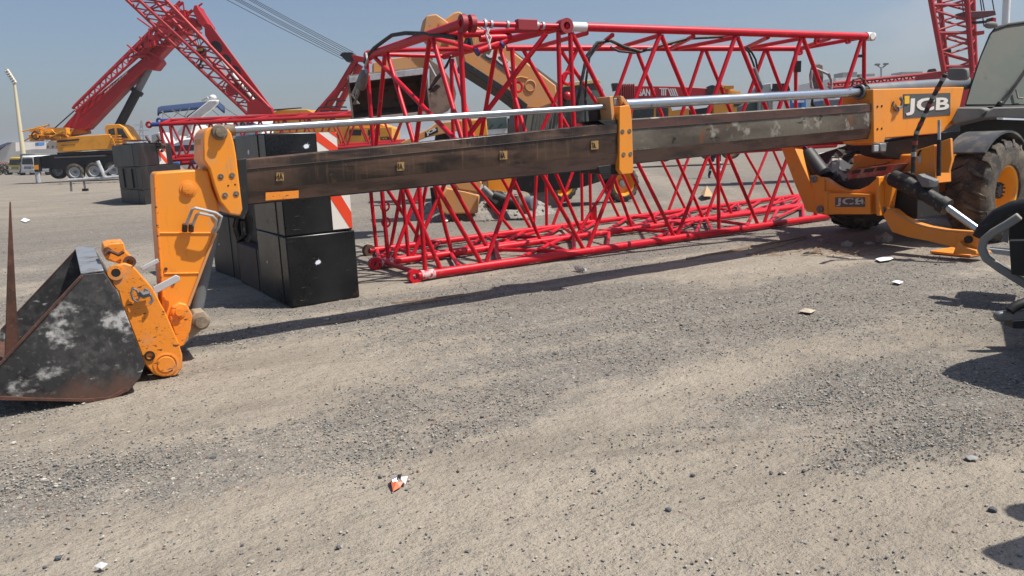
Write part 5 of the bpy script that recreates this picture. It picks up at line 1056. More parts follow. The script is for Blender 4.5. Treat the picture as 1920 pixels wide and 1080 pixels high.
def left_sections():
    A = FY(30, 5); T = thing('boom_section', 'red lattice section with blue end lugs in front of the motor boat', 'crane boom section', xy(A.at(420, 300)), 'red lattice crane sections in the left distance')
    ch = {'a': (A.at(300, 233), A.at(760, 212)), 'b': (A.at(318, 226, 2), A.at(760, 207, 2)), 'c': (A.at(311, 301), A.at(760, 268)), 'd': (A.at(326, 294, 2), A.at(760, 264, 2))}
    for a, b in ch.values(): MB().tube(a, b, .075, 8).build('chord', M['red_far'], T)
    zig(T, M['red_far'], .04, *ch['a'], *ch['c'], 10); zig(T, M['red_far'], .04, *ch['b'], *ch['d'], 9); zig(T, M['red_far'], .035, *ch['a'], *ch['b'], 6)
    for k, q in (('a', 'b'), ('a', 'c'), ('b', 'd'), ('c', 'd')): MB().tube(ch[k][0], ch[q][0], .06, 8).build('end_frame', M['red_far'], T)
    for k in 'abc':
        p = ch[k][0]; MB().tube(p, p-A.d*.3, .08, 8).build('lug_neck', M['darkblue'], T); MB().ring(p-A.d*.4, A.n, .09, .045).build('end_lug', M['red_far'] if k == 'a' else M['darkblue'], T)
    B = FY(31, 5); T2 = thing('boom_section', 'lower red lattice section with blue lugs, mostly hidden behind the orange arm', 'crane boom section', xy(B.at(420, 340)), 'red lattice crane sections in the left distance')
    ch = {'a': (B.at(312, 308), B.at(760, 276)), 'b': (B.at(326, 302, 1.8), B.at(760, 273, 1.8)), 'c': (B.at(318, 362), B.at(760, 332)), 'd': (B.at(330, 352, 1.8), B.at(760, 328, 1.8))}
    for a, b in ch.values(): MB().tube(a, b, .08, 8).build('chord', M['red_far'], T2)
    zig(T2, M['red_far'], .045, *ch['a'], *ch['c'], 10); zig(T2, M['red_far'], .045, *ch['b'], *ch['d'], 9)
    for x, y in ((332, 306), (364, 300)): MB().tube(B.at(x-5, y, -.1), B.at(x+5, y, -.1), .12, 10).build('blue_pin', M['blue'], T2)
left_sections()
def boat():
    A = FY(52, -8); T = thing('motor_boat', 'covered white motor boat with navy sunshade behind the red lattice sections', 'boat', xy(A.at(430, 300)))
    def pl(pts, off, th, name, mt, par=T, bv=.04): return MB().prism(A.poly(pts, off), A.n*th).build(name, mt, par, bv)
    hull = pl([(318, 272), (345, 262), (420, 254), (560, 250), (590, 262), (560, 296), (520, 318), (345, 318), (322, 300)], 0, 2.8, 'hull', M['white'], bv=.15)
    pl([(322, 274), (380, 269), (470, 262), (470, 272), (380, 281), (325, 285)], -.03, .04, 'waterline_band', mat('navy_gel', (.02, .03, .06), .3), hull, 0)
    # cover as draped heightfield
    cov = MB(); gx, gy = 26, 9; vs = []; fs = []
    topc = [(312, 268), (330, 262), (338, 248), (350, 240), (372, 234), (400, 232), (440, 226), (486, 224), (520, 226), (560, 236), (592, 262)]
    for j in range(gy):
        for i in range(gx):
            f = i/(gx-1)*(len(topc)-1); k = min(int(f), len(topc)-2); t = f-k; x = topc[k][0]*(1-t)+topc[k+1][0]*t; y = topc[k][1]*(1-t)+topc[k+1][1]*t
            v = j/(gy-1); w_ = min(1, v*2.1)*min(1, (1-v)*4); yb = 274-(x-312)*.05
            y2 = yb+(y-yb)*w_+2.0*noise.noise(Vector((x*.09, v*4, 2))); vs.append(A.at(x, y2, -.12+v*3))
    for j in range(gy-1):
        for i in range(gx-1): fs.append([j*gx+i, j*gx+i+1, (j+1)*gx+i+1, (j+1)*gx+i])
    cov.add(vs, fs).build('cover', M['cloth'], T)
    pl([(353, 218), (391, 188), (407, 187), (406, 194), (398, 203), (377, 219), (361, 234), (350, 256), (329, 253), (337, 239)], -.15, .35, 'radar_arch', M['white'], bv=.08)
    pl([(338, 232), (350, 217), (388, 190), (398, 190), (360, 222), (344, 240)], 2.2, .35, 'radar_arch', M['gray'], bv=.08)
    cn = MB(); vs = []; fs = []
    prof = [(295, 206), (296, 201.5), (302, 199), (325, 196.5), (360, 193), (393, 189.5), (408, 188), (415, 194), (422, 200)]
    for j in range(5):
        for x, y in prof: vs.append(A.at(x, y+(4-j)*2.6-1.5+.5*abs(j-2)**1.6, 1.3+j*.55))
    m_ = len(prof)
    for j in range(4):
        for i in range(m_-1): fs.append([j*m_+i, j*m_+i+1, (j+1)*m_+i+1, (j+1)*m_+i])
    c_ = cn.add(vs, fs).build('sunshade', M['navy'], T); s_ = c_.modifiers.new('th', 'SOLIDIFY'); s_.thickness = .12
    for a, b in (((305, 208), (306, 228)), ((302, 209), (324, 224)), ((340, 205), (326, 219)), ((356, 202), (346, 218)), ((322, 206), (352, 222)), ((398, 206), (410, 216)), ((420, 201), (446, 218))): MB().tube(A.at(*a, 1.3), A.at(*b, 1.0), .035, 6).build('canopy_pole', M['gray'], T)
    MB().ball(A.at(399, 183, .5), .26, 12, 8, (1, 1, .8)).build('radar_dome', M['white'], T)
    MB().tube(A.at(379, 188, .5), A.at(390, 183, .5), .1, 8).build('antenna', M['lightgray'], T)
    wh = pl([(436, 240), (442, 229), (472, 225), (484, 232), (488, 244)], -.1, 2, 'cabin', M['white'], bv=.08)
    MB().ring(A.at(455, 233, -.15), A.n, .14, .07).build('porthole', M['black'], wh)
    MB().tube(A.at(463, 233, -.15), A.at(475, 232.5, -.15), .1, 8).build('vent', M['black'], wh)
    MB().prism(A.poly([(345, 318), (560, 312), (560, 326), (345, 332)], .4), A.n*2).build('cradle', M['dark'], T)
    B = FY(40); T2 = thing('site_cabin', 'small gray and white box cabin between the yellow crane cab and the boat', 'cabin', xy(B.at(300, 300)))
    MB().prism(B.poly([(284, 253), (296, 249), (298, 268), (290, 272), (284, 270)]), B.n*1.5).build('body', mat('cabin_gray', (.3, .32, .33), .6), T2, .02)
    MB().prism(B.poly([(296, 248), (303, 250), (312, 268), (298, 268)]), B.n*1.2).build('end_panel', M['white'], T2, .02)
boat()
def junk_left():
    A = FY(27, 2); T = thing('scrap_girder', 'rusty dark steel girders lying on top of the gray counterweight pile', 'steel girders', xy(A.at(262, 275)))
    for i, (x0, x1, y, h) in enumerate(((229, 276, 269, 3), (232, 272, 263, 2), (250, 300, 268, 3.5), (262, 306, 274, 5), (246, 262, 271, 7))):
        MB().prism(A.poly([(x0, y), (x1, y-1), (x1, y-1+h), (x0, y+h)], i*.1), A.n*.3).build('girder', M['rust'] if i % 2 else M['dark'], T, .01)
    for i in range(10): p = A.at(random.uniform(270, 308), random.uniform(264, 282), .3); MB().tube(p, p+Vector((random.uniform(-.3, .3), .1, random.uniform(-.2, .2))), .05, 6).build('bar', M['rust'] if i % 3 else M['gray'], T)
junk_left()
def small_vehicle(name, label, cat, px0, px1, py0, py1, Y, paint, kind='van', group=None):
    A = FY(Y); T = thing(name, label, cat, xy(A.at((px0+px1)/2, py1)), group); w_ = px1-px0; h_ = py1-py0
    X = lambda u, v, o=0: A.at(px0+u*w_, py0+v*h_, o)
    L_ = 4.5
    body = MB()
    if kind == 'truck': pr = [(0, .35), (.05, .03), (.10, 0), (.92, 0), (.98, .05), (1, .35), (1, .86), (0, .86)]
    else: pr = [(.02, .42), (.1, .06), (.18, 0), (.84, 0), (.92, .06), (.99, .42), (1, .84), (0, .84)]
    body.prism([X(u, v) for u, v in pr], A.n*L_); b = body.build('body', paint, T, .12)
    MB().prism([X(u, v, -.03) for u, v in [(.13, .12), (.87, .12), (.93, .44), (.07, .44)]], A.n*.04).build('windscreen', M['glass_dark'], b)
    for u in (.04, .80): MB().prism([X(q, v, -.05) for q, v in [(u, .55), (u+.16, .55), (u+.16, .66), (u, .66)]], A.n*.05).build('headlight', M['lightgray'], b)
    MB().prism([X(u, v, -.04) for u, v in [(.24, .54), (.76, .54), (.76, .68), (.24, .68)]], A.n*.04).build('grille', M['gray'], b)
    MB().prism([X(u, v, -.1) for u, v in [(0, .74), (1, .74), (1, .86), (0, .86)]], A.n*.1).build('bumper', M['lightgray'], b)
    for u in (.13, .87):
        for o in (.5, 3.6): MB().lathe(X(u, .86, o), (1, 0, 0), [(.36, -.12), (.38, 0), (.36, .12)], 14).build('wheel', M['dark'], T)
    if kind == 'truck':
        MB().prism([X(-.08, -.1, 1.6), X(1.08, -.1, 1.6), X(1.08, .8, 1.6), X(-.08, .8, 1.6)], A.n*4).build('cargo_box', M['gray'], T, .05)
        for u in (-.06, 1.06): MB().box(X(u, .25, -.1), .15, .08, .35).build('mirror', M['black'], T)
    return T
yb = mat('bus_yellow', (.62, .42, .03), .4)
pg2 = 'vehicles parked in the far row at the left'
small_vehicle('minibus', 'yellow minibus parked at the far left end of the row', 'minibus', 15, 41, 295, 328, 90, yb, group=pg2)
small_vehicle('truck', 'white light truck parked next to the yellow minibus', 'truck', 39, 64, 292, 329, 84, M['white'], 'truck', pg2)
small_vehicle('van', 'white van half hidden behind the crane outrigger box', 'van', 68, 93, 295, 327, 80, M['white'], group=pg2)
small_vehicle('van', 'white van behind the crane carrier, right of the outrigger box', 'van', 96, 122, 290, 320, 88, M['white'], group=pg2)
small_vehicle('van', 'pale van glimpsed above the middle of the crane carrier', 'van', 130, 158, 283, 313, 95, M['white'], group=pg2)
def motorbike():
    A = FY(86); T = thing('motorbike', 'dark motorbike parked at the left edge before the pink wall', 'motorbike', xy(A.at(5, 327)))
    for x in (0, 11): MB().ring(A.at(x, 322), A.n, .3, .06).build('wheel', M['dark'], T)
    MB().prism(A.poly([(1, 317), (4, 314), (8, 314), (10, 318), (7, 321), (3, 321)]), A.n*.25).build('body', mat('bike_red', (.25, .05, .05), .5), T, .03)
    MB().path(A.poly([(11, 322), (8, 312), (6, 311)]), .04, 6).build('fork', M['gray'], T)
    MB().prism(A.poly([(-1, 314), (4, 313), (4, 315), (-1, 316)]), A.n*.25).build('seat', M['black'], T, .02)
motorbike()
def far_things():
    A = FY(150); T = thing('building', 'white low building with curved roof at the far left edge', 'building', xy(A.at(5, 300)))
    w_ = MB().prism(A.poly([(-40, 306), (-40, 296), (0, 282), (12, 272), (24, 267), (29, 267), (30, 290), (30, 306)]), A.n*12).build('wall', M['concrete'], T)
    MB().prism(A.poly([(-40, 292), (0, 272), (14, 267), (20, 267), (8, 273), (-5, 281), (-40, 296)], -.3), A.n*12).build('roof', mat('roof_blue', (.12, .14, .22), .6), T)
    A = FY(135); tag(MB().prism(A.poly([(-60, 325), (-60, 303), (14, 303), (20, 306), (20, 325)]), A.n*.3).build('boundary_wall', M['pink']), 'pink boundary wall at the far left behind the parked minibus', 'wall', kind='thing')
    A = FY(140); tag(MB().prism(A.poly([(30, 305), (30, 284), (60, 280), (200, 277), (330, 274), (330, 300)]), A.n*.4).build('boundary_wall', M['concrete']), 'long pale boundary wall behind the parked vehicles and the truck crane', 'wall', kind='thing')
    A = FY(160); T = thing('building', 'low brown building line beyond the pale boundary wall', 'building', xy(A.at(70, 300)))
    MB().prism(A.poly([(28, 290), (28, 270), (50, 268), (90, 268), (92, 264), (120, 266), (120, 292)]), A.n*8).build('wall', mat('brown_building', (.34, .27, .22), .9), T)
    for x in range(34, 116, 9): MB().prism(A.poly([(x, 273), (x+3, 273), (x+3, 277), (x, 277)], -.1), A.n*.1).build('window', M['glass_dark'], T)
    A = FY(155); MBs = MB().prism(A.poly([(66, 274), (72, 273), (72, 267), (66, 268)]), A.n*2).build('water_tank', M['blue']); tag(MBs, 'small blue tank on the roofline left of the crane', 'tank')
    A = FY(120); T = thing('floodlight_mast', 'tall cream floodlight mast leaning slightly at the far left', 'light mast', xy(A.at(44, 300)))
    MB().tube(A.at(45, 300), A.at(27, 157), .38, 10, .2).build('pole', M['pole'], T)
    hd = MB().prism(A.poly([(8, 131), (13, 129), (29, 154), (24, 158)]), A.n*.4).build('lamp_frame', M['pole'], T)
    for i in range(6):
        for j in range(2): MB().ball(A.at(10.5+i*2.9+j*3.2, 134+i*4.3-j*1.2, -.1), .17, 8, 6).build('floodlight', M['lightgray'], hd)
    for i, (x, h_, lb) in enumerate(((92, 232, 'faint steel power pylon on the skyline left of the crane boom'), (265, 226, 'faint tall steel power pylon on the skyline right of the crane cab'))):
        A = FY(700); T = thing('power_pylon', lb, 'pylon', xy(A.at(x, 290))); k = MB()
        for s_ in (-1, 1):
            k.tube(A.at(x+7*s_, 292), A.at(x+1*s_, h_), .35, 5)
        for j in range(8):
            f0, f1 = j/8, (j+1)/8; a0, a1 = 7-6*f0, 7-6*f1; y0, y1 = 292+(h_-292)*f0, 292+(h_-292)*f1
            k.tube(A.at(x-a0, y0), A.at(x+a1, y1), .2, 4); k.tube(A.at(x+a0, y0), A.at(x-a1, y1), .2, 4)
        k.build('tower', M['gray'], T); c = MB()
        for q in (8, 18, 28): c.tube(A.at(x-14, h_+q), A.at(x+14, h_+q), .4, 4)
        c.build('crossarm', M['gray'], T)
far_things()
def bush(px, py, r, label, Y):
    A = FY(Y); c = A.at(px, py); T = thing('shrub', label, 'shrub', (c.x, c.y, 0)); m_ = MB(); random.seed(int(px*7))
    for i in range(900):
        d = Vector((random.gauss(0, 1), random.gauss(0, 1), abs(random.gauss(0, 1)))).normalized()*r*random.uniform(.55, 1.1); d.z *= .75; d.x *= 1.5
        p = Vector((c.x, c.y, .1))+d; u = Vector((random.uniform(-1, 1), random.uniform(-1, 1), random.uniform(-1, 1))).normalized()*.13*r/1.2; v = u.cross(Vector((random.random(), random.random(), random.random()))).normalized()*.1*r/1.2
        m_.add([p-u, p+v, p+u, p-v], [[0, 1, 2, 3]])
    m_.build('foliage', M['leaf'], T, smooth=False); MB().tube((c.x, c.y, 0), (c.x, c.y, r*.6), .08*r, 6).build('stem', M['bark'], T)
bush(14, 300, 1.5, 'round dull green shrub before the white building at the far left', 100)
bush(85, 292, 2.2, 'dark bushes above the parked vans at the left', 130)
bush(60, 297, 1.5, 'small dark shrub behind the white light truck', 118)
# ------------------------------------------------------------- things behind the lattice on the right
def white_truck():
    A = FY(30, 4); T = thing('truck', 'white truck cab seen between the lattice posts left of the second handler', 'truck', xy(A.at(930, 320)))
    b = MB().prism(A.poly([(905, 222), (912, 216), (958, 213), (962, 218), (964, 262), (964, 300), (904, 304)]), A.n*2).build('cab', M['white'], T, .05)
    MB().prism(A.poly([(909, 222), (950, 219), (951, 240), (907, 244)], -.03), A.n*.04).build('windscreen', M['glass_green'], b)
    MB().path(A.poly([(918, 241), (922, 236), (926, 234)], -.07), .02).build('wiper', M['black'], b); MB().path(A.poly([(934, 240), (938, 235), (942, 233)], -.07), .02).build('wiper', M['black'], b)
    MB().prism(A.poly([(952, 222), (957, 222), (957, 250), (952, 250)], -.3), A.n*.2).build('mirror', M['black'], b)
    for x in (915, 955): wheel(T, A.at(x, 322, .5), -A.n, .5, .18, .3, far=True, rmm=M['lightgray'], lugs=False)
    MB().prism(A.poly([(904, 300), (966, 296), (966, 314), (904, 318)], .1), A.n*1.8).build('bumper', M['gray'], T, .05)
white_truck()
def sany():
    A = FY(40, -3); T = thing('truck_crane', 'yellow truck crane with red boom lettered in white, behind the telehandler boom', 'crane', xy(A.at(1270, 300)))
    def pl(pts, off, th, name, mt, par=T, bv=.03): return MB().prism(A.poly(pts, off), A.n*th).build(name, mt, par, bv)
    b = pl([(1184, 161), (1269, 162), (1326, 165), (1342, 172), (1342, 184), (1195, 189), (1184, 184)], 0, .9, 'telescopic_boom', M['red_far'])
    a = A.at(1198, 180, -.02); text('boom_lettering', 'SANY', a, A.at(1224, 180, -.02)-a, (0, 0, 1), (A.at(1198, 166, -.02).z-a.z), M['white'], b, .03, .01, .80)
    for i in range(3): pl([(1240+i*3.5, 166), (1242+i*3.5, 166), (1242+i*3.5, 179), (1240+i*3.5, 179)], -.02, .02, 'white_stripe', M['white'], b, 0)
    for i in range(4): pl([(1252+i*4, 166), (1254.5+i*4, 166), (1260+i*4, 180), (1257.5+i*4, 180)], -.02, .02, 'white_stripe', M['white'], b, 0)
    pl([(1236, 165), (1252, 165), (1252, 167), (1236, 167)], -.02, .02, 'white_stripe', M['white'], b, 0)
    for i in range(7): pl([(1164+i*4, 157+(i % 2)), (1166+i*4, 156), (1166.5+i*4, 188), (1164+i*4, 188)], -.15, 1.2, 'boom_collar', mat('crane_red_dark', (.28, .02, .02), .5) if i == 0 else bpy.data.materials['crane_red_dark'])
    pl([(1160, 162), (1190, 160), (1190, 184), (1160, 184)], .1, .8, 'boom_head', bpy.data.materials['crane_red_dark'])
    pl([(1147, 156), (1159, 155), (1160, 168), (1150, 171)], 0, .6, 'sheave', M['black'])
    MB().lathe(A.at(1335, 170, -.1), A.n, [(.28, 0), (.28, .6)], 18).build('hose_drum', M['dark'], T)
    k = MB(); random.seed(5)
    for i in range(18): k.box(A.at(random.uniform(1350, 1378), random.uniform(162, 178), random.uniform(0, 1)), random.uniform(.1, .5), .3, random.uniform(.1, .35), random.uniform(-.5, .5))
    k.build('winch_gear', M['yel_far'], T)
    c = pl([(1182, 204), (1190, 199), (1254, 197), (1260, 204), (1260, 240), (1180, 242)], .2, 1.8, 'cab', M['yel_far'])
    pl([(1187, 206), (1226, 203), (1226, 224), (1186, 226)], .17, .04, 'window', M['glass_dark'], c, 0); pl([(1230, 203), (1253, 202), (1253, 224), (1230, 224)], .17, .04, 'window', M['glass_dark'], c, 0)
    pl([(1258, 208), (1292, 203), (1293, 240), (1258, 240)], .3, 1.5, 'upper_body', M['yel_far'])
    pl([(1338, 196), (1396, 190), (1398, 236), (1338, 238)], .1, 1.6, 'upper_body', M['yel_far'])
    pl([(1376, 195), (1392, 194), (1392, 199), (1376, 200)], .06, .04, 'label_plate', M['black'], T, 0)
    pl([(1292, 206), (1338, 200), (1338, 240), (1292, 240)], .5, 1.2, 'engine_bay', M['dark'])
    pl([(1180, 240), (1400, 234), (1400, 262), (1180, 268)], .2, 1.8, 'carrier', M['dark'])
    for x in (1205, 1245, 1330, 1370): wheel(T, A.at(x, 286-(x-1205)*.04, .1), -A.n, .55, .18, .32, far=True, rmm=M['yel_far'], lugs=False)
sany()
def cabinets():
    A = FY(24, -5); g_ = 'equipment boxes behind the boom housing'
    def bx(name, lb, cat, pts, mt, off=0, th=1.2):
        T = thing(name, lb, cat, xy(A.at(pts[0][0]+10, 290)), g_); b = MB().prism(A.poly(pts, off), A.n*th).build('body', mt, T, .02); return T
    T = bx('generator', 'pale gray generator housing with dark louvred side, above the telehandler boom', 'generator', [(1420, 262), (1424, 172), (1432, 158), (1446, 155), (1446, 166), (1480, 160), (1482, 262)], mat('generator_gray', (.34, .37, .35), .6))
    MB().prism(A.poly([(1449, 157), (1478, 156), (1482, 170), (1448, 171)], -.05), A.n*.05).build('louvre', M['black'], T)
    MB().prism(A.poly([(1449, 186), (1470, 185), (1470, 206), (1449, 207)], -.05), A.n*.05).build('door', M['white'], T)
    for x in (1428, 1434, 1440): MB().prism(A.poly([(x, 188), (x+1, 188), (x+1, 206), (x, 206)], -.04), A.n*.03).build('panel_seam', M['gray'], T)
    T = bx('container', 'bright blue box container right of the gray generator', 'container', [(1479, 262), (1479, 186), (1512, 182), (1513, 262)], M['blue'], .3)
    for x in (1484, 1490, 1496, 1502): MB().prism(A.poly([(x, 188), (x+2, 188), (x+2, 240), (x, 240)], .26), A.n*.05).build('rib', M['blue'], T)
    MB().prism(A.poly([(1486, 189), (1508, 188), (1508, 192), (1486, 193)], .24), A.n*.05).build('white_band', M['white'], T)
    bx('fuel_tank', 'dark green tank left of the gray generator', 'tank', [(1396, 262), (1397, 198), (1406, 192), (1420, 190), (1422, 262)], mat('dark_green', (.04, .08, .06), .5), .2)
    bx('tool_box', 'dark gray box below the tall mirror, right of the blue container', 'box', [(1540, 262), (1542, 188), (1580, 184), (1582, 262)], M['cyl'], .5)
cabinets()
def pile_far():
    A = FY(34); T = thing('tarpaulin_heap', 'crumpled pale tarpaulin and stones heaped beyond the raised stabilizer', 'tarpaulin heap', xy(A.at(1560, 300)))
    gx, gy = 18, 8; vs = []; fs = []; c = A.at(1562, 290); c.z = 0
    for j in range(gy):
        for i in range(gx):
            u, v = i/(gx-1)*2-1, j/(gy-1)*2-1; h_ = max(0, 1-u*u)*max(0, 1-v*v); vs.append(c+Vector((u*1.6, v*1.2, .6*h_**.6+.12*noise.noise(Vector((u*3, v*3, 1)))*(h_ > 0))))
    for j in range(gy-1):
        for i in range(gx-1): fs.append([j*gx+i, j*gx+i+1, (j+1)*gx+i+1, (j+1)*gx+i])
    MB().add(vs, fs).build('sheet', M['cloth'], T, smooth=False)
pile_far()
def far_right():
    A = FY(110); T = thing('building', 'long white flat-roofed building on the skyline behind the boom housing', 'building', xy(A.at(1660, 250)))
    w_ = MB().prism(A.poly([(1567, 250), (1567, 146), (1620, 144), (1790, 135), (1790, 245)]), A.n*14).build('wall', M['white'], T)
    for x0, x1, y in ((1580, 1607, 136), (1612, 1640, 139), (1690, 1730, 135)): MB().prism(A.poly([(x0, y), (x1, y-1), (x1, 148), (x0, 148)], 2), A.n*3).build('roof_unit', M['gray'], T)
    for i in range(7): MB().prism(A.poly([(1576+i*27, 158-i*.8), (1590+i*27, 157.6-i*.8), (1590+i*27, 166-i*.8), (1576+i*27, 166.4-i*.8)], -.1), A.n*.1).build('window', M['glass_dark'], w_)
    A = FY(90); T = thing('light_mast', 'slim lamp mast with two arms above the white building', 'light mast', xy(A.at(1654, 250)))
    MB().tube(A.at(1654, 246), A.at(1652.5, 126), .13, 8).build('pole', M['lightgray'], T)
    MB().path([A.at(1644, 122), A.at(1650, 126), A.at(1656, 126), A.at(1662, 121)], .08, 6).build('arm', M['gray'], T)
    for x, y in ((1645, 121), (1661, 120)): MB().box(A.at(x, y), .5, .3, .2).build('lamp_head', M['gray'], T)
    A = FY(45, 5); T = thing('boom_section', 'low red lattice boom running along the skyline towards the right crane mast', 'crane boom section', xy(A.at(1660, 260)))
    ch = {'a': (A.at(1553, 157), A.at(1775, 135)), 'b': (A.at(1553, 163, 1), A.at(1775, 143, 1)), 'c': (A.at(1556, 165), A.at(1775, 146))}
    for a, b in ch.values(): MB().tube(a, b, .09, 8).build('chord', M['red_far'], T)
    zig(T, M['red_far'], .045, *ch['a'], *ch['c'], 16); zig(T, M['red_far'], .045, *ch['b'], *ch['c'], 12)
    MB().lathe(A.at(1751, 134, .2), A.n, [(.18, 0), (.18, .4)], 16).build('sheave', M['dark'], T)
    MB().tube(A.at(1620, 160), A.at(1620, 232), .12, 8).build('prop', M['red_far'], T); MB().tube(A.at(1740, 145), A.at(1742, 228), .12, 8).build('prop', M['red_far'], T)
    A = FY(42, 0); T = thing('lattice_boom_crane', 'crawler crane with tall dark red lattice mast behind the telehandler cab', 'crane', xy(A.at(1810, 260)))
    ch = {'a': (A.at(1734, -60), A.at(1770, 134)), 'b': (A.at(1755, -60, 2), A.at(1776, 134, 2)), 'c': (A.at(1808, -60), A.at(1823, 134)), 'd': (A.at(1822, -60, 2), A.at(1829, 134, 2))}
    for a, b in ch.values(): MB().tube(a, b, .14, 8).build('mast_chord', M['red_far'], T)
    zig(T, M['red_far'], .065, *ch['a'], *ch['c'], 5, 'mast_brace'); zig(T, M['red_far'], .065, *ch['b'], *ch['d'], 6, 'mast_brace'); zig(T, M['red_far'], .05, *ch['a'], *ch['b'], 9, 'mast_brace'); zig(T, M['red_far'], .05, *ch['c'], *ch['d'], 8, 'mast_brace')
    def pl(pts, off, th, name, mt, par=T, bv=.02): return MB().prism(A.poly(pts, off), A.n*th).build(name, mt, par, bv)
    for f in (.35, .62, .95):
        MB().tube(ch['a'][0].lerp(ch['a'][1], f), ch['c'][0].lerp(ch['c'][1], f), .08, 8).build('mast_rung', M['red_far'], T)
    pl([(1807, 22), (1866, 19), (1868, 28), (1840, 34), (1808, 32)], .3, .8, 'sheave_beam', mat('crane_dark', (.09, .015, .02), .5))
    pl([(1862, 32), (1868, 33), (1868, 46), (1860, 46)], .3, .6, 'bracket', M['red_far'])
    pl([(1828, 40), (1862, 37), (1862, 41), (1828, 44)], .4, .4, 'strut', M['dark']); pl([(1829, 59), (1846, 57), (1846, 64), (1830, 66)], .4, .5, 'strut', M['red_far'])
    pl([(1772, 92), (1784, 92), (1784, 100), (1774, 101)], .2, .6, 'junction_box', M['dark'])
    for a_, b_ in (((1800, -60), (1806, 22)), ((1832, -60), (1846, 22)), ((1830, -60), (1845, 50)), ((1850, -60), (1864, 20))): MB().tube(A.at(*a_, .4), A.at(*b_, .4), .03, 5).build('rope', M['dark'], T)
    pl([(1760, 134), (1850, 134), (1850, 215), (1760, 215)], .2, 2.4, 'superstructure', M['red_far']); pl([(1740, 215), (1880, 213), (1880, 262), (1740, 266)], 0, 3, 'crawler_track', M['dark'])
    A = FY(30); tag(MB().tube(A.at(1873, 290), A.at(1891, -70), .13, 14).build('flag_pole', M['white']), 'tall white pole rising behind the telehandler cab', 'pole')
far_right()
# person behind the lattice
def person():
    A = FY(28); b = A.at(1342, 331); b.z = 0
    vs = [(0, 0, .93), (0, 0, 1.15), (0, 0, 1.38), (0, 0, 1.5), (0, -.02, 1.62), (0, 0, 1.74), (.10, 0, .88), (.11, -.02, .48), (.12, .02, .08), (.12, -.12, .03), (-.10, 0, .88), (-.17, -.04, .48), (-.24, .04, .08), (-.26, -.1, .03), (.20, 0, 1.42), (.27, .02, 1.14), (.26, -.12, .94), (-.20, 0, 1.42), (-.28, .02, 1.14), (-.26, -.12, .92)]
    es = [(0, 1), (1, 2), (2, 3), (3, 4), (4, 5), (0, 6), (6, 7), (7, 8), (8, 9), (0, 10), (10, 11), (11, 12), (12, 13), (2, 14), (14, 15), (15, 16), (2, 17), (17, 18), (18, 19)]
    rad = [.14, .14, .16, .06, .095, .08, .10, .07, .05, .045, .10, .07, .05, .045, .065, .048, .038, .065, .048, .038]
    me = bpy.data.meshes.new('person'); me.from_pydata(vs, es, []); me.materials.append(M['trouser'])
    o = bpy.data.objects.new('person', me); col.objects.link(o); o.location = b; ORG[o.name] = b
    s_ = o.modifiers.new('skin', 'SKIN'); s_.use_smooth_shade = True; o.modifiers.new('sub', 'SUBSURF').levels = 1
    for i, r in enumerate(rad): me.skin_vertices[0].data[i].radius = (r, r)
    me.skin_vertices[0].data[0].use_root = True
    tag(o, 'person in navy workwear with pale reflective leg bands, standing behind the lattice', 'person')
    for x, y, z in ((.105, -.015, .56), (.115, 0, .30), (-.155, -.03, .56), (-.20, 0, .30)): MB().lathe(b+Vector((x, y, z)), (0, 0, 1), [(.088, -.03), (.088, .03)], 16).build('reflective_band', M['hiviz'], o)
    MB().ball(b+Vector((0, 0, 1.76)), .12, 12, 8, (1, 1.1, .8)).build('helmet', M['white'], o)
person()
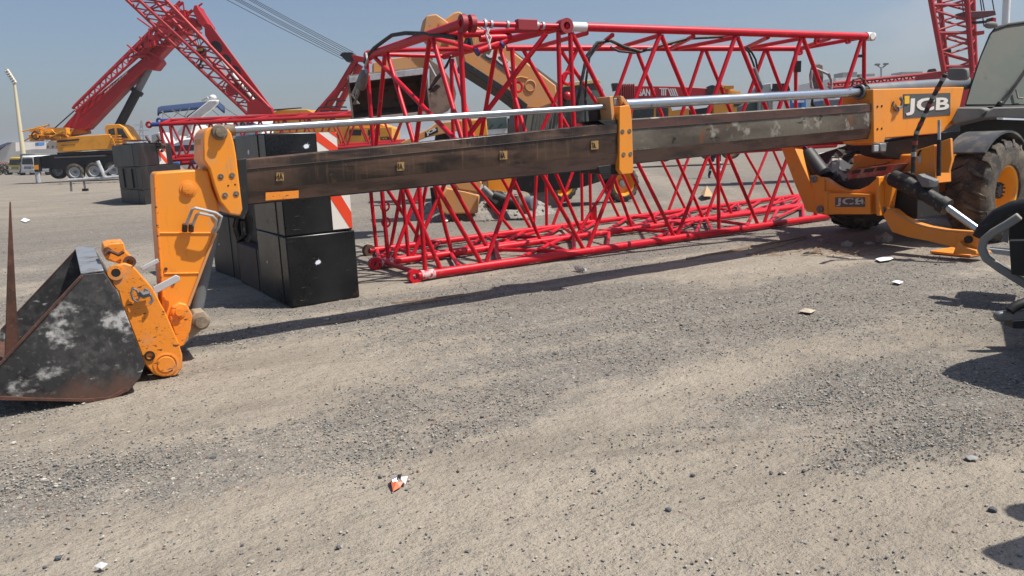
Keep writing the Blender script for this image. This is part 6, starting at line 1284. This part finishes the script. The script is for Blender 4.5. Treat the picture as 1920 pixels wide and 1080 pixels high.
# ------------------------------------------------------------- machine at the right edge
def right_machine():
    A = Frame((4.3, 6.6), (.8, -.6)); B = FY(5.1)
    T = thing('truck', 'gray and black truck front with curved bumper rail entering at the right edge', 'truck', (4.6, 5.0, 0))
    rail = [(1912, 405), (1888, 421), (1862, 436), (1845, 450), (1841, 466), (1850, 484), (1878, 504), (1925, 533), (1990, 570)]
    pp = A.poly(rail); m_ = MB(); vs = []; fs = []
    for i, p in enumerate(pp):
        t = (pp[min(i+1, len(pp)-1)]-pp[max(i-1, 0)]).normalized(); s_ = A.n; h_ = t.cross(s_).normalized(); vs += [p+s_*.05+h_*.035, p-s_*.05+h_*.035, p-s_*.05-h_*.035, p+s_*.05-h_*.035]
        if i: k = 4*i; fs += [[k-4+j, k-4+(j+1) % 4, k+(j+1) % 4, k+j] for j in range(4)]
    fs += [[3, 2, 1, 0], [len(vs)-4, len(vs)-3, len(vs)-2, len(vs)-1]]
    r_ = m_.add(vs, fs).build('bumper_rail', mat('rail_gray', (.24, .25, .24), .55, layers=[(dust, 7, .5, .7, (1, 1, 1), .7, .8)], bump=.1), T, .012)
    MB().prism(A.poly([(1854, 466), (1900, 470), (1990, 476), (1990, 484), (1898, 481), (1862, 476)], .05), A.n*.12).build('step_plate', M['lightgray'], r_, .006)
    MB().prism(A.poly([(1876, 452), (1888, 420), (1892, 420), (1890, 456)], -.02), A.n*.06).build('bracket', M['gray'], r_, .006)
    MB().prism(A.poly([(1892, 452), (1990, 450), (1990, 530), (1896, 514)], -.12), A.n*.12).build('mud_flap', M['black'], T, .004)
    MB().prism(A.poly([(1884, 440), (1896, 408), (1915, 396), (1990, 386), (1990, 452), (1890, 454)], .3), A.n*.4).build('engine_block', M['dark'], T, .03)
    tb = MB(); tb.path([A.at(*q, .25) for q in [(1838, 446), (1850, 425), (1872, 404), (1900, 390), (1990, 376)]], .07, 12); tb.build('air_hose', M['dark'], T)
    tb = MB().path([B.at(*q) for q in [(1990, 560), (1925, 566), (1902, 575), (1893, 583)]], .035, 10); tb.build('tow_arm', M['dark'], T)
    hk = MB().prism(B.poly([(1868, 592), (1874, 586), (1905, 582), (1990, 578), (1990, 596), (1905, 602), (1872, 604)]), B.n*.05).build('tow_hook', M['gray'], T, .012)
    MB().prism(B.poly([(1899, 603), (1990, 596), (1990, 618), (1900, 616)], .05), B.n*.1).build('bracket_plate', M['black'], T, .004)
    # unseen truck body and mirrors, added so their shade falls into view
    MB().box((5.25, 5.4, 1.0), 1.2, 1.6, .9, R(-30)).build('front_body', M['dark'], T, .06)
    MB().lathe(Vector((4.3, 5.0, .42)), (.6, .8, 0), [(.36, -.16), (.42, -.1), (.42, .1), (.36, .16)], 32).build('wheel', M['tyre'], T)
    MB().box((4.38, 4.42, 1.15), 1.45, 1.15, .9, R(25)).build('cab_body', M['dark'], T, .3)
    MB().box((2.86, 2.44, 1.50), .36, .16, .34, R(20)).build('mirror', M['black'], T, .05)
    MB().ball((2.98, 2.72, 1.45), .1, 12, 8, (1.2, 1, .7)).build('mirror', M['black'], T)
    MB().path([Vector((2.9, 2.5, 1.6)), Vector((3.2, 2.52, 1.66)), Vector((4.2, 2.6, 1.6)), Vector((4.3, 4.1, 1.3))], .02, 8).build('mirror_arm', M['black'], T)
right_machine()
# ------------------------------------------------------------- air
def haze():
    m = bpy.data.materials.new('haze'); m.use_nodes = True; t = m.node_tree; t.nodes.clear(); out = t.nodes.new('ShaderNodeOutputMaterial'); v = t.nodes.new('ShaderNodeVolumePrincipled')
    v.inputs['Color'].default_value = (.90, .93, 1, 1); v.inputs['Density'].default_value = HAZE; v.inputs['Anisotropy'].default_value = .2
    t.links.new(v.outputs[0], out.inputs['Volume'])
    mb = MB().box((0, 1400, 19), 7000, 4000, 42); o = mb.build('haze', m, smooth=False); o['kind'] = 'stuff'; o['label'] = 'thin pale dust haze in the air'; o['category'] = 'haze'
HAZE = .0005
haze()
